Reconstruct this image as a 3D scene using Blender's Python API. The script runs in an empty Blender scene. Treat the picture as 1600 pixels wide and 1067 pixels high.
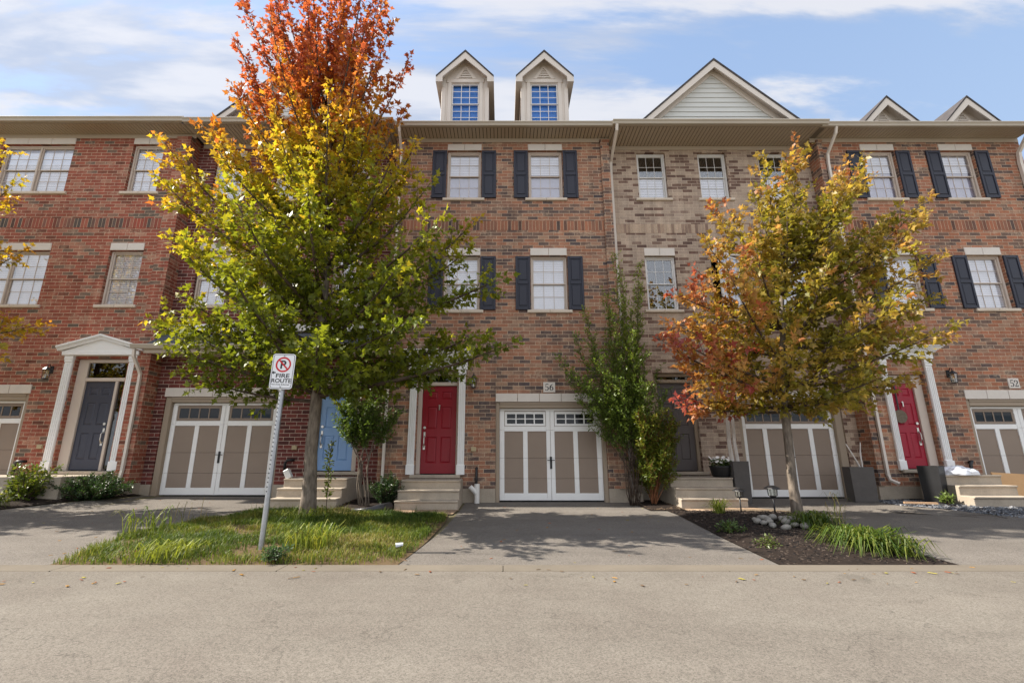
import bpy, math, random
import numpy as np
from mathutils import Vector, Matrix
from math import sin, cos, pi, radians, sqrt

# ------------------------------------------------------------------ scene
S = bpy.context.scene
COL = S.collection
S.view_settings.view_transform = 'Standard'
S.view_settings.look = 'None'
S.view_settings.gamma = 1.0
S.view_settings.use_curve_mapping = False
S.view_settings.exposure = 1.46
S.cycles.max_bounces = 8
S.cycles.transparent_max_bounces = 12
S.cycles.caustics_reflective = False
S.cycles.caustics_refractive = False

def srgb(r, g, b):
    def f(c):
        c /= 255.0
        return c/12.92 if c <= .04045 else ((c+.055)/1.055)**2.4
    return (f(r), f(g), f(b), 1.0)

# ------------------------------------------------------------------ mesh builder
ORG = {}
class MB:
    def __init__(self):
        self.v = []; self.f = []; self.mi = []; self.m = 0; self.c = None
    def face(self, pts):
        n = len(self.v)
        self.v += [tuple(p) for p in pts]
        self.f.append(tuple(range(n, n+len(pts)))); self.mi.append(self.m)
    def box(self, x0, x1, y0, y1, z0, z1):
        n = len(self.v)
        self.v += [(x0,y0,z0),(x1,y0,z0),(x1,y1,z0),(x0,y1,z0),(x0,y0,z1),(x1,y0,z1),(x1,y1,z1),(x0,y1,z1)]
        for q in ((0,3,2,1),(4,5,6,7),(0,1,5,4),(1,2,6,5),(2,3,7,6),(3,0,4,7)):
            self.f.append(tuple(n+i for i in q)); self.mi.append(self.m)
        return self
    def bbox(self, x0, x1, y0, y1, z0, z1, b=.01):
        """box whose front (-y) edges are chamfered"""
        n = len(self.v)
        self.v += [(x0,y1,z0),(x1,y1,z0),(x1,y1,z1),(x0,y1,z1),
                   (x0,y0+b,z0),(x1,y0+b,z0),(x1,y0+b,z1),(x0,y0+b,z1),
                   (x0+b,y0,z0+b),(x1-b,y0,z0+b),(x1-b,y0,z1-b),(x0+b,y0,z1-b)]
        for q in ((0,3,2,1),(0,1,5,4),(1,2,6,5),(2,3,7,6),(3,0,4,7),(4,5,9,8),(5,6,10,9),(6,7,11,10),(7,4,8,11),(8,9,10,11)):
            self.f.append(tuple(n+i for i in q)); self.mi.append(self.m)
        return self
    def prism_x(self, prof, x0, x1):
        n = len(self.v); k = len(prof)
        self.v += [(x0,y,z) for y,z in prof] + [(x1,y,z) for y,z in prof]
        for i in range(k):
            j = (i+1) % k
            self.f.append((n+i, n+j, n+k+j, n+k+i)); self.mi.append(self.m)
        self.f.append(tuple(n+i for i in reversed(range(k)))); self.mi.append(self.m)
        self.f.append(tuple(n+k+i for i in range(k))); self.mi.append(self.m)
    def prism_y(self, prof, y0, y1):
        n = len(self.v); k = len(prof)
        self.v += [(x,y0,z) for x,z in prof] + [(x,y1,z) for x,z in prof]
        for i in range(k):
            j = (i+1) % k
            self.f.append((n+i, n+j, n+k+j, n+k+i)); self.mi.append(self.m)
        self.f.append(tuple(n+i for i in reversed(range(k)))); self.mi.append(self.m)
        self.f.append(tuple(n+k+i for i in range(k))); self.mi.append(self.m)
    def tube(self, pts, rad, n=8, cap=True, rot=0.0):
        pts = [Vector(p) for p in pts]
        if not hasattr(rad, '__len__'): rad = [rad]*len(pts)
        base = len(self.v)
        up = None
        for i, p in enumerate(pts):
            a = pts[max(0, i-1)]; b = pts[min(len(pts)-1, i+1)]
            d = (b-a)
            if d.length < 1e-9: d = Vector((0,0,1))
            d.normalize()
            if up is None:
                up = Vector((1,0,0)) if abs(d.x) < .9 else Vector((0,1,0))
            u = (up - d*up.dot(d)); 
            if u.length < 1e-6: u = d.orthogonal()
            u.normalize(); w = d.cross(u); up = u
            for k in range(n):
                t = 2*pi*k/n + rot
                q = p + (u*cos(t) + w*sin(t))*rad[i]
                self.v.append((q.x, q.y, q.z))
        for i in range(len(pts)-1):
            for k in range(n):
                k2 = (k+1) % n
                self.f.append((base+i*n+k, base+i*n+k2, base+(i+1)*n+k2, base+(i+1)*n+k)); self.mi.append(self.m)
        if cap:
            self.f.append(tuple(base+k for k in reversed(range(n)))); self.mi.append(self.m)
            e = base+(len(pts)-1)*n
            self.f.append(tuple(e+k for k in range(n))); self.mi.append(self.m)
    def lathe(self, cx, cy, prof, n=16):
        base = len(self.v)
        for r, z in prof:
            for k in range(n):
                t = 2*pi*k/n
                self.v.append((cx+r*cos(t), cy+r*sin(t), z))
        for i in range(len(prof)-1):
            for k in range(n):
                k2 = (k+1) % n
                self.f.append((base+i*n+k, base+i*n+k2, base+(i+1)*n+k2, base+(i+1)*n+k)); self.mi.append(self.m)
        self.f.append(tuple(base+k for k in reversed(range(n)))); self.mi.append(self.m)
        e = base+(len(prof)-1)*n
        self.f.append(tuple(e+k for k in range(n))); self.mi.append(self.m)
    def xform(self, M, start=0):
        for i in range(start, len(self.v)):
            q = M @ Vector(self.v[i]); self.v[i] = (q.x, q.y, q.z)
        return self
    def build(self, name, mat, parent=None, origin=None, smooth=False, cols=None):
        me = bpy.data.meshes.new(name)
        if parent is not None: o = ORG[parent]
        else: o = Vector(origin or (0,0,0))
        vs = np.array(self.v, dtype=float) - np.array(o)
        me.from_pydata(vs.tolist(), [], self.f)
        mats = mat if isinstance(mat, (list, tuple)) else [mat]
        for m in mats: me.materials.append(m)
        if len(mats) > 1: me.polygons.foreach_set('material_index', self.mi)
        if smooth: me.polygons.foreach_set('use_smooth', [True]*len(me.polygons))
        if cols is not None:
            a = me.attributes.new('tint', 'FLOAT_COLOR', 'POINT')
            a.data.foreach_set('color', np.asarray(cols, dtype=np.float32).ravel())
        me.update()
        ob = bpy.data.objects.new(name, me); COL.objects.link(ob)
        if parent is not None:
            ob.parent = parent; ORG[ob] = o
        else:
            ob.location = o; ORG[ob] = o
        return ob

def tag(o, label=None, cat=None, group=None, kind=None):
    if label: o['label'] = label
    if cat: o['category'] = cat
    if group: o['group'] = group
    if kind: o['kind'] = kind
    return o
def thing(name, label, cat, loc=(0,0,0), group=None):
    o = bpy.data.objects.new(name, None); COL.objects.link(o)
    o.location = loc; o.empty_display_size = .2; ORG[o] = Vector(loc)
    return tag(o, label, cat, group)
def box1(name, mat, parent, *b, bev=None):
    m = MB()
    if bev: m.bbox(*b, b=bev)
    else: m.box(*b)
    return m.build(name, mat, parent)

# ------------------------------------------------------------------ materials
class NT:
    def __init__(self, name):
        self.mat = bpy.data.materials.new(name); self.mat.use_nodes = True
        self.t = self.mat.node_tree; self.t.nodes.clear()
        self.out = self.t.nodes.new('ShaderNodeOutputMaterial')
    def n(self, typ, **kw):
        nd = self.t.nodes.new(typ)
        for k, v in kw.items():
            if k == 'ins':
                for a, b in v.items(): self.set(nd.inputs[a], b)
            else: setattr(nd, k, v)
        return nd
    def set(self, sock, v):
        if hasattr(v, 'is_output'): self.t.links.new(v, sock)
        else: sock.default_value = v
    def math(self, op, a, b=None, c=None, clamp=False):
        nd = self.n('ShaderNodeMath', operation=op, use_clamp=clamp)
        self.set(nd.inputs[0], a)
        if b is not None: self.set(nd.inputs[1], b)
        if c is not None: self.set(nd.inputs[2], c)
        return nd.outputs[0]
    def mix(self, fac, a, b, blend='MIX'):
        nd = self.n('ShaderNodeMix', data_type='RGBA', blend_type=blend)
        self.set(nd.inputs[0], fac); self.set(nd.inputs[6], a); self.set(nd.inputs[7], b)
        return nd.outputs[2]
    def noise(self, vec, scale, detail=3, rough=.5, dist=0.0):
        nd = self.n('ShaderNodeTexNoise')
        if vec is not None: self.set(nd.inputs['Vector'], vec)
        nd.inputs['Scale'].default_value = scale; nd.inputs['Detail'].default_value = detail
        nd.inputs['Roughness'].default_value = rough; nd.inputs['Distortion'].default_value = dist
        return nd.outputs[0]
    def ramp(self, fac, stops, interp='LINEAR'):
        nd = self.n('ShaderNodeValToRGB'); cr = nd.color_ramp; cr.interpolation = interp
        while len(cr.elements) < len(stops): cr.elements.new(.5)
        for e, (p, c) in zip(cr.elements, stops):
            e.position = p; e.color = c if len(c) == 4 else (*c, 1)
        self.set(nd.inputs[0], fac)
        return nd.outputs[0]
    def smooth(self, v, lo, hi, a=0.0, b=1.0):
        nd = self.n('ShaderNodeMapRange', interpolation_type='SMOOTHSTEP')
        self.set(nd.inputs[0], v); nd.inputs[1].default_value = lo; nd.inputs[2].default_value = hi
        nd.inputs[3].default_value = a; nd.inputs[4].default_value = b
        return nd.outputs[0]
    def coords(self):
        return self.n('ShaderNodeTexCoord').outputs['Object']
    def bsdf(self, col, rough=.6, spec=.4, bump=None, bstr=.3, bdist=.01, metal=0.0, coat=0.0):
        p = self.n('ShaderNodeBsdfPrincipled')
        self.set(p.inputs['Base Color'], col); self.set(p.inputs['Roughness'], rough)
        p.inputs['Specular IOR Level'].default_value = spec
        p.inputs['Metallic'].default_value = metal
        p.inputs['Coat Weight'].default_value = coat
        if bump is not None:
            b = self.n('ShaderNodeBump'); b.inputs['Strength'].default_value = bstr; b.inputs['Distance'].default_value = bdist
            self.set(b.inputs['Height'], bump); self.t.links.new(b.outputs[0], p.inputs['Normal'])
        self.t.links.new(p.outputs[0], self.out.inputs[0])
        return self.mat

def paint(name, col, rough=.5, var=.12, scale=3.0, spec=.4, bstr=.08, fine=60.0, metal=0.0, coat=0.0):
    t = NT(name); c = t.coords()
    n1 = t.noise(c, scale, 4, .6); n2 = t.noise(c, fine, 2, .5)
    k = t.math('ADD', t.math('MULTIPLY', n1, .7), t.math('MULTIPLY', n2, .3))
    lo = tuple(x*(1-var) for x in col[:3]); hi = tuple(min(1, x*(1+var)) for x in col[:3])
    cc = t.ramp(k, [(.3, lo), (.7, hi)])
    return t.bsdf(cc, t.math('ADD', rough-.06, t.math('MULTIPLY', n1, .12)), spec, n2, bstr, .004, metal, coat)

def brick(name, stops, mortar, bw=.278, bh=.0935, vertical=False, smear=None, smear_amt=.5, seed=0.0, joint=.0052, mvar=.25):
    t = NT(name)
    sep = t.n('ShaderNodeSeparateXYZ', ins={0: t.coords()})
    X, Y, Z = sep.outputs
    geo = t.n('ShaderNodeNewGeometry'); sn = t.n('ShaderNodeSeparateXYZ', ins={0: geo.outputs['True Normal']})
    side = t.math('GREATER_THAN', t.math('ABSOLUTE', sn.outputs[0]), .6)
    u = t.math('ADD', t.math('MULTIPLY', X, t.math('SUBTRACT', 1.0, side)), t.math('MULTIPLY', Y, side))
    u = t.math('ADD', u, 200.0*bw)
    zz = t.math('ADD', Z, 100.0*bh)
    if vertical:
        # soldier course: tall thin bricks standing side by side
        r = t.math('DIVIDE', u, bh); row = t.math('FLOOR', r); fz = t.math('FRACT', r)
        q = t.math('DIVIDE', t.math('ADD', Z, 10.0), bw*40)
    else:
        r = t.math('DIVIDE', zz, bh); row = t.math('FLOOR', r); fz = t.math('FRACT', r)
        q = t.math('ADD', t.math('DIVIDE', u, bw), t.math('MULTIPLY', t.math('MODULO', row, 2.0), .5))
        wob = t.n('ShaderNodeTexWhiteNoise', noise_dimensions='1D'); t.set(wob.inputs['W'], t.math('ADD', row, seed+.37))
        q = t.math('ADD', q, t.math('MULTIPLY', wob.outputs[0], .16))
    idx = t.math('FLOOR', q); fx = t.math('FRACT', q)
    dx = t.math('MULTIPLY', t.math('MINIMUM', fx, t.math('SUBTRACT', 1.0, fx)), bw*40 if vertical else bw)
    dz = t.math('MULTIPLY', t.math('MINIMUM', fz, t.math('SUBTRACT', 1.0, fz)), bh)
    co = t.n('ShaderNodeTexCoord').outputs['Object']
    jit = t.noise(co, 26.0, 3, .6)
    d = t.math('ADD', t.math('MINIMUM', dx, dz), t.math('MULTIPLY', t.math('SUBTRACT', jit, .5), .006))
    inb = t.smooth(d, joint-.002, joint+.002)
    cv = t.n('ShaderNodeCombineXYZ'); t.set(cv.inputs[0], idx); t.set(cv.inputs[1], row); cv.inputs[2].default_value = seed
    wn = t.n('ShaderNodeTexWhiteNoise', noise_dimensions='3D', ins={'Vector': cv.outputs[0]})
    big = t.noise(co, .9, 2, .5)
    rv = t.math('ADD', wn.outputs[0], t.math('MULTIPLY', t.math('SUBTRACT', big, .5), .45))
    col = t.ramp(rv, stops)
    grain = t.noise(co, 45.0, 4, .65)
    col = t.mix(1.0, col, t.ramp(grain, [(.25, (.66,)*3), (.75, (1.3,)*3)]), 'MULTIPLY')
    if smear is not None:
        mv = t.n('ShaderNodeMapping', vector_type='POINT', ins={0: co}); mv.inputs['Scale'].default_value = (1, 1, 2.6)
        sm = t.math('MULTIPLY', t.smooth(t.noise(mv.outputs[0], 1.6, 5, .68), .50, .66), t.smooth(t.noise(co, 17.0, 3, .6), .36, .60))
        col = t.mix(t.math('MULTIPLY', sm, smear_amt), col, smear)
    wm = t.n('ShaderNodeMapping', ins={0: co}); wm.inputs['Scale'].default_value = (1.3, 1.3, .45)
    col = t.mix(1.0, col, t.ramp(t.noise(wm.outputs[0], .9, 4, .6), [(.3, (.86, .86, .87)), (.7, (1.10, 1.09, 1.07))]), 'MULTIPLY')
    mc = t.mix(1.0, mortar, t.ramp(t.noise(co, 7.0, 3, .6), [(.3, (1-mvar,)*3), (.7, (1+mvar*.6,)*3)]), 'MULTIPLY')
    col = t.mix(inb, mc, col)
    bw_ = t.n('ShaderNodeRGBToBW', ins={0: col}).outputs[0]
    col = t.mix(.06, col, bw_)
    st = t.n('ShaderNodeMapping', ins={0: co}); st.inputs['Scale'].default_value = (5.5, 5.5, .22)
    col = t.mix(1.0, col, t.ramp(t.noise(st.outputs[0], 1.0, 4, .65), [(.34, (.83, .79, .73)), (.60, (1.06, 1.01, .93))]), 'MULTIPLY')
    hgt = t.math('ADD', t.math('MULTIPLY', inb, 1.0), t.math('MULTIPLY', grain, .5))
    return t.bsdf(col, .88, .2, hgt, .55, .006)

def asphalt(name, c0, c1, speck=.35, crack=True, spot=True):
    t = NT(name); co = t.coords()
    big = t.noise(co, .35, 4, .6); mid = t.noise(co, 2.5, 4, .6)
    k = t.math('ADD', t.math('MULTIPLY', big, .6), t.math('MULTIPLY', mid, .4))
    col = t.ramp(k, [(.35, c0), (.65, c1)])
    fine = t.n('ShaderNodeTexVoronoi', ins={'Vector': co}); fine.inputs['Scale'].default_value = 230.0
    fv = t.n('ShaderNodeSeparateColor', ins={0: fine.outputs['Color']}).outputs[0]
    f2 = t.n('ShaderNodeTexVoronoi', ins={'Vector': co}); f2.inputs['Scale'].default_value = 95.0
    fv2 = t.n('ShaderNodeSeparateColor', ins={0: f2.outputs['Color']}).outputs[0]
    g = t.math('ADD', t.math('MULTIPLY', fv, .55), t.math('MULTIPLY', fv2, .45))
    col = t.mix(1.0, col, t.ramp(g, [(.12, (1-speck*1.25,)*3), (.5, (1.0,)*3), (.9, (1+speck,)*3)]), 'MULTIPLY')
    ml = t.n('ShaderNodeMapping', ins={0: co}); ml.inputs['Scale'].default_value = (.07, .9, 1)
    col = t.mix(1.0, col, t.ramp(t.noise(ml.outputs[0], 1.6, 3, .6), [(.32, (.90,)*3), (.68, (1.07,)*3)]), 'MULTIPLY')
    if spot:
        bl = t.noise(co, 1.3, 5, .7, .8)
        col = t.mix(t.math('MULTIPLY', t.smooth(bl, .64, .71), .30), col, (c0[0]*.45, c0[1]*.45, c0[2]*.45, 1))
    if crack:
        v = t.n('ShaderNodeTexVoronoi', feature='DISTANCE_TO_EDGE')
        wv = t.n('ShaderNodeVectorMath', operation='ADD'); t.set(wv.inputs[0], co)
        nz = t.n('ShaderNodeTexNoise'); nz.inputs['Scale'].default_value = 2.2; nz.inputs['Detail'].default_value = 5; t.set(nz.inputs['Vector'], co)
        t.set(wv.inputs[1], nz.outputs['Color'])
        t.set(v.inputs['Vector'], wv.outputs[0]); v.inputs['Scale'].default_value = .36
        ck = t.math('SUBTRACT', 1.0, t.smooth(v.outputs[0], .0008, .003))
        col = t.mix(t.math('MULTIPLY', ck, .38), col, (c0[0]*.35, c0[1]*.35, c0[2]*.35, 1))
    return t.bsdf(col, .93, .12, g, .35, .005)

def leafmat(name, trans=.5, rough=.42, spec=.45):
    t = NT(name)
    a = t.n('ShaderNodeAttribute', attribute_name='tint')
    n = t.noise(t.coords(), 30.0, 2, .5)
    col = t.mix(1.0, a.outputs[0], t.ramp(n, [(.3, (.8,)*3), (.7, (1.15,)*3)]), 'MULTIPLY')
    p = t.n('ShaderNodeBsdfPrincipled'); t.set(p.inputs['Base Color'], col)
    p.inputs['Roughness'].default_value = rough; p.inputs['Specular IOR Level'].default_value = spec
    tr = t.n('ShaderNodeBsdfTranslucent'); t.set(tr.inputs[0], t.mix(1.0, col, (1.5, 1.45, 1.0, 1), 'MULTIPLY'))
    m = t.n('ShaderNodeMixShader'); m.inputs[0].default_value = trans
    t.t.links.new(p.outputs[0], m.inputs[1]); t.t.links.new(tr.outputs[0], m.inputs[2])
    t.t.links.new(m.outputs[0], t.out.inputs[0])
    return t.mat

def glass(name, tint=(.8,.85,.9,1), base=.10):
    t = NT(name)
    lw = t.n('ShaderNodeLayerWeight'); lw.inputs[0].default_value = .5
    fac = t.math('ADD', t.math('MULTIPLY', t.math('POWER', lw.outputs['Facing'], 4.0), .6), base+.03, clamp=True)
    tr = t.n('ShaderNodeBsdfTransparent'); tr.inputs[0].default_value = tint
    gl = t.n('ShaderNodeBsdfGlossy'); gl.inputs['Roughness'].default_value = .015
    gl.inputs[0].default_value = (.95, .97, 1, 1)
    bp = t.n('ShaderNodeBump'); bp.inputs['Strength'].default_value = .03; bp.inputs['Distance'].default_value = .02
    t.set(bp.inputs['Height'], t.noise(t.coords(), 2.0, 1, .5)); t.t.links.new(bp.outputs[0], gl.inputs['Normal'])
    m = t.n('ShaderNodeMixShader'); t.set(m.inputs[0], fac)
    t.t.links.new(tr.outputs[0], m.inputs[1]); t.t.links.new(gl.outputs[0], m.inputs[2])
    t.t.links.new(m.outputs[0], t.out.inputs[0])
    return t.mat

def bark(name, c0, c1, scale=9.0):
    t = NT(name); co = t.coords()
    mp = t.n('ShaderNodeMapping', ins={0: co}); mp.inputs['Scale'].default_value = (1, 1, .22)
    n = t.noise(mp.outputs[0], scale*2.5, 5, .65); n2 = t.noise(co, 2.2, 3, .6)
    col = t.ramp(t.math('ADD', t.math('MULTIPLY', n, .65), t.math('MULTIPLY', n2, .35)), [(.35, c0), (.65, c1)])
    return t.bsdf(col, .9, .15, n, .7, .012)

M = {}
# bricks: (position, albedo)
def L(*c): return srgb(*c)[:3]
M['brick60'] = brick('red_clay_brick', [(0, L(112,72,62)), (.10, L(144,84,70)), (.45, L(164,94,78)), (.72, L(150,84,72)), (.84, L(176,124,106)), (.92, L(124,104,94)), (1, L(104,94,88))],
                     srgb(200,178,158), smear=srgb(188,160,140), smear_amt=.7, seed=3.1)
M['brick58'] = brick('dark_maroon_brick', [(0, L(80,50,50)), (.4, L(112,60,58)), (.7, L(126,68,64)), (1, L(96,58,58))], srgb(196,178,170), seed=7.7)
M['brick56'] = brick('tumbled_brown_brick', [(0, L(98,84,84)), (.14, L(122,100,92)), (.30, L(158,112,92)), (.5, L(170,122,100)), (.66, L(146,110,96)), (.8, L(172,140,120)), (.88, L(122,102,94)), (1, L(88,80,84))],
                     srgb(196,176,156), smear=srgb(190,168,148), smear_amt=.65, seed=11.3)
M['brick52'] = brick('mixed_orange_brown_brick', [(0, L(98,84,84)), (.15, L(120,98,90)), (.3, L(164,110,86)), (.52, L(174,118,94)), (.68, L(156,108,90)), (.82, L(170,136,116)), (.9, L(118,98,90)), (1, L(86,78,82))],
                     srgb(196,176,156), smear=srgb(186,164,146), smear_amt=.7, seed=19.9)
M['brick54'] = brick('pale_taupe_brick', [(0, L(112,90,84)), (.14, L(124,100,92)), (.22, L(168,152,142)), (.5, L(184,167,154)), (.72, L(172,155,144)), (.82, L(158,139,129)), (.9, L(122,98,90)), (1, L(106,86,82))],
                     srgb(198,182,166), smear=srgb(196,178,162), smear_amt=.5, seed=29.1, mvar=.15)
for k in ('60', '56', '54', '52'):
    st = {'60': [(0, L(92,74,70)), (.3, L(158,84,72)), (.6, L(172,108,92)), (.8, L(104,90,86)), (1, L(88,84,84))],
          '56': [(0, L(100,80,74)), (.3, L(154,108,90)), (.6, L(172,116,92)), (.85, L(140,104,90)), (1, L(88,78,78))],
          '52': [(0, L(96,76,72)), (.3, L(158,106,86)), (.6, L(174,112,86)), (.85, L(134,98,86)), (1, L(88,78,78))],
          '54': [(0, L(128,104,96)), (.3, L(184,164,148)), (.7, L(192,172,156)), (1, L(120,96,90))]}[k]
    M['soldier'+k] = brick('standing_brick_course_'+k, st, srgb(194,172,150), vertical=True, seed=41.0+int(k))
M['concrete'] = paint('cast_concrete', srgb(170,158,143), .9, .22, 2.0, .15, .5, 40)
M['concrete_kerb'] = paint('kerb_concrete', srgb(114,106,95), .92, .16, 1.5, .1, .4, 60)
M['stone'] = paint('pale_cut_stone', srgb(214,206,198), .85, .07, 2.5, .2, .25, 45)
M['sillstone'] = paint('sill_stone', srgb(206,192,176), .85, .12, 4.0, .2, .3, 45)
M['taupe'] = paint('taupe_aluminium', srgb(156,140,122), .5, .05, 1.5, .35, .03)
M['soffit'] = paint('soffit_vinyl', srgb(182,168,152), .6, .05, 1.5, .25, .03)
M['gutter'] = paint('gutter_aluminium', srgb(178,167,152), .4, .06, 1.2, .5, .02)
M['white'] = paint('white_painted_trim', srgb(236,235,234), .5, .04, 2.0, .4, .03)
M['winframe'] = paint('beige_window_frame', srgb(200,186,174), .5, .04, 2.0, .35, .02)
M['winwhite'] = paint('white_vinyl_frame', srgb(222,220,218), .45, .03, 2.0, .4, .02)
M['gpanel'] = paint('taupe_garage_panel', srgb(143,127,114), .6, .05, 1.8, .3, .12, 90)
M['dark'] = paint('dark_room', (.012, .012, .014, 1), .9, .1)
M['groove'] = paint('dark_joint', (.02, .02, .02, 1), .9, .1)
M['blind'] = paint('white_blind', srgb(240,238,242), .7, .05, 1.5, .2, .02)
M['curtain'] = paint('grey_lavender_curtain', srgb(176,172,190), .8, .08, 2.5, .1, .2, 12)
M['skyreflect'] = paint('painted_sky_reflection', srgb(92,142,200), .4, .15, .8, .3, .02)  # blue painted in for the sky reflected in the dormer panes
M['shutter'] = paint('navy_black_shutter', srgb(38,40,54), .45, .12, 2.0, .4, .05)
M['navydoor'] = paint('navy_door_paint', srgb(56,58,72), .38, .08, 2.0, .45, .03)
M['reddoor'] = paint('red_door_paint', srgb(138,18,34), .4, .07, 2.0, .4, .03)
M['crimson'] = paint('crimson_door_paint', srgb(152,16,44), .4, .07, 2.0, .4, .03)
M['bluedoor'] = paint('light_blue_door_paint', srgb(124,160,208), .35, .06, 1.5, .5, .02)
M['greydoor'] = paint('charcoal_door_paint', srgb(92,86,86), .5, .07, 2.0, .35, .03)
M['black'] = paint('black_iron', (.015, .015, .017, 1), .45, .2, 8.0, .5, .05)
M['nickel'] = paint('satin_nickel', srgb(200,196,190), .3, .08, 8.0, .5, .02, 60, 1.0)
M['galv'] = paint('galvanised_steel', srgb(166,168,172), .45, .18, 10.0, .5, .05, 90, .85)
M['shingle'] = paint('dark_shingles', srgb(78,74,74), .9, .3, 5.0, .15, .5, 25)
M['slate'] = paint('grey_slate_shingles', srgb(86,90,96), .85, .25, 5.0, .2, .5, 20)
M['cream'] = paint('cream_dormer_trim', srgb(216,206,196), .55, .05, 1.5, .3, .03)
M['siding'] = paint('grey_white_siding', srgb(204,204,200), .55, .04, 1.5, .3, .02)
M['dormcheek'] = paint('brown_dormer_cheek', srgb(112,96,82), .7, .12, 2.5, .2, .1)
M['glass'] = glass('window_glass', (.98,.98,.99,1), .09)
M['glassdark'] = glass('dark_window_glass', (.45,.47,.5,1), .05)
M['lampglass'] = glass('lantern_glass', (.9,.9,.85,1), .12)
M['pvc'] = paint('white_pvc', srgb(224,222,218), .4, .05, 5.0, .5, .02)
M['meter'] = paint('tan_utility_box', srgb(176,160,128), .6, .08, 5.0, .3, .05)
M['asphalt_road'] = asphalt('worn_road_asphalt', srgb(110,103,95), srgb(122,116,107), .31)
M['asphalt_drive'] = asphalt('driveway_asphalt', srgb(105,99,93), srgb(119,113,106), .34, True, False)
M['soil'] = paint('bare_soil', srgb(96,80,60), .95, .3, 6.0, .1, .6, 30)
M['mulchbase'] = paint('dark_mulch', srgb(44,37,33), .95, .35, 9.0, .1, .8, 40)
M['ground'] = paint('ground_soil', srgb(104,98,76), .95, .25, 2.0, .1, .5, 20)
M['paver'] = brick('beige_pavers', [(0, L(150,130,112)), (.5, L(172,150,130)), (1, L(160,136,116))], srgb(120,106,90), .2, .1)
M['planter'] = paint('charcoal_planter', srgb(84,80,78), .65, .16, 5.0, .3, .2, 50)
M['planterblack'] = paint('black_planter', srgb(30,30,32), .5, .25, 4.0, .4, .1, 50)
M['birch'] = bark('birch_bark', L(170,160,152), L(246,242,238), 3.0)
M['bark_maple'] = bark('maple_bark', L(78,70,62), L(142,130,118))
M['bark_twig'] = bark('twig_bark', L(62,52,46), L(100,86,76))
M['bark_red'] = bark('reddish_stem_bark', L(104,66,48), L(164,112,80))
M['leaf'] = leafmat('maple_leaf')
M['leafs'] = leafmat('shrub_leaf', .35, .4)
M['grass'] = leafmat('grass_blade', .35, .5, .3)
M['petal'] = paint('white_petals', srgb(240,236,232), .6, .06, 20.0, .2)
M['cardboard'] = paint('cardboard', srgb(206,164,120), .85, .06, 4.0, .1)
M['plastic'] = paint('crumpled_white_plastic', srgb(228,230,236), .35, .05, 9.0, .5, .4, 14)
M['wood'] = paint('weathered_board', srgb(170,140,112), .8, .15, 6.0, .2, .2)
M['river'] = paint('river_stone', srgb(136,131,124), .7, .3, 5.0, .3, .3, 30)
M['signwhite'] = paint('sign_white', srgb(226,228,232), .4, .03, 6.0, .5, .01)
M['signblack'] = paint('sign_black', (.02,.02,.025,1), .45, .1)
M['signred'] = paint('sign_red', srgb(196,20,34), .45, .06)
M['edging'] = paint('black_plastic_edging', srgb(52,52,56), .4, .15, 6.0, .5)
M['wreath'] = paint('olive_round_board', srgb(112,102,88), .75, .3, 25.0, .2, .3, 50)

# ------------------------------------------------------------------ lettering
def glyph_mesh(mb, text, cx, cz, height, y, tilt=0.0, bold=0.0, width=None, M4=None):
    cu = bpy.data.curves.new('t', 'FONT'); cu.body = text; cu.size = 1.0; cu.offset = bold
    cu.align_x = 'CENTER'; cu.fill_mode = 'FRONT'
    ob = bpy.data.objects.new('t', cu); COL.objects.link(ob)
    me = bpy.data.meshes.new_from_object(ob)
    vs = [v.co.copy() for v in me.vertices]
    x0 = min(v.x for v in vs); x1 = max(v.x for v in vs); y0 = min(v.y for v in vs); y1 = max(v.y for v in vs)
    sz = height/(y1-y0); sx = sz if width is None else width/(x1-x0)
    n = len(mb.v)
    mb.v += [(cx+(v.x-(x0+x1)/2)*sx, y, cz+(v.y-(y0+y1)/2)*sz) for v in vs]
    for p in me.polygons:
        mb.f.append(tuple(n+i for i in p.vertices)); mb.mi.append(mb.m)
    bpy.data.objects.remove(ob); bpy.data.curves.remove(cu); bpy.data.meshes.remove(me)

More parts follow.
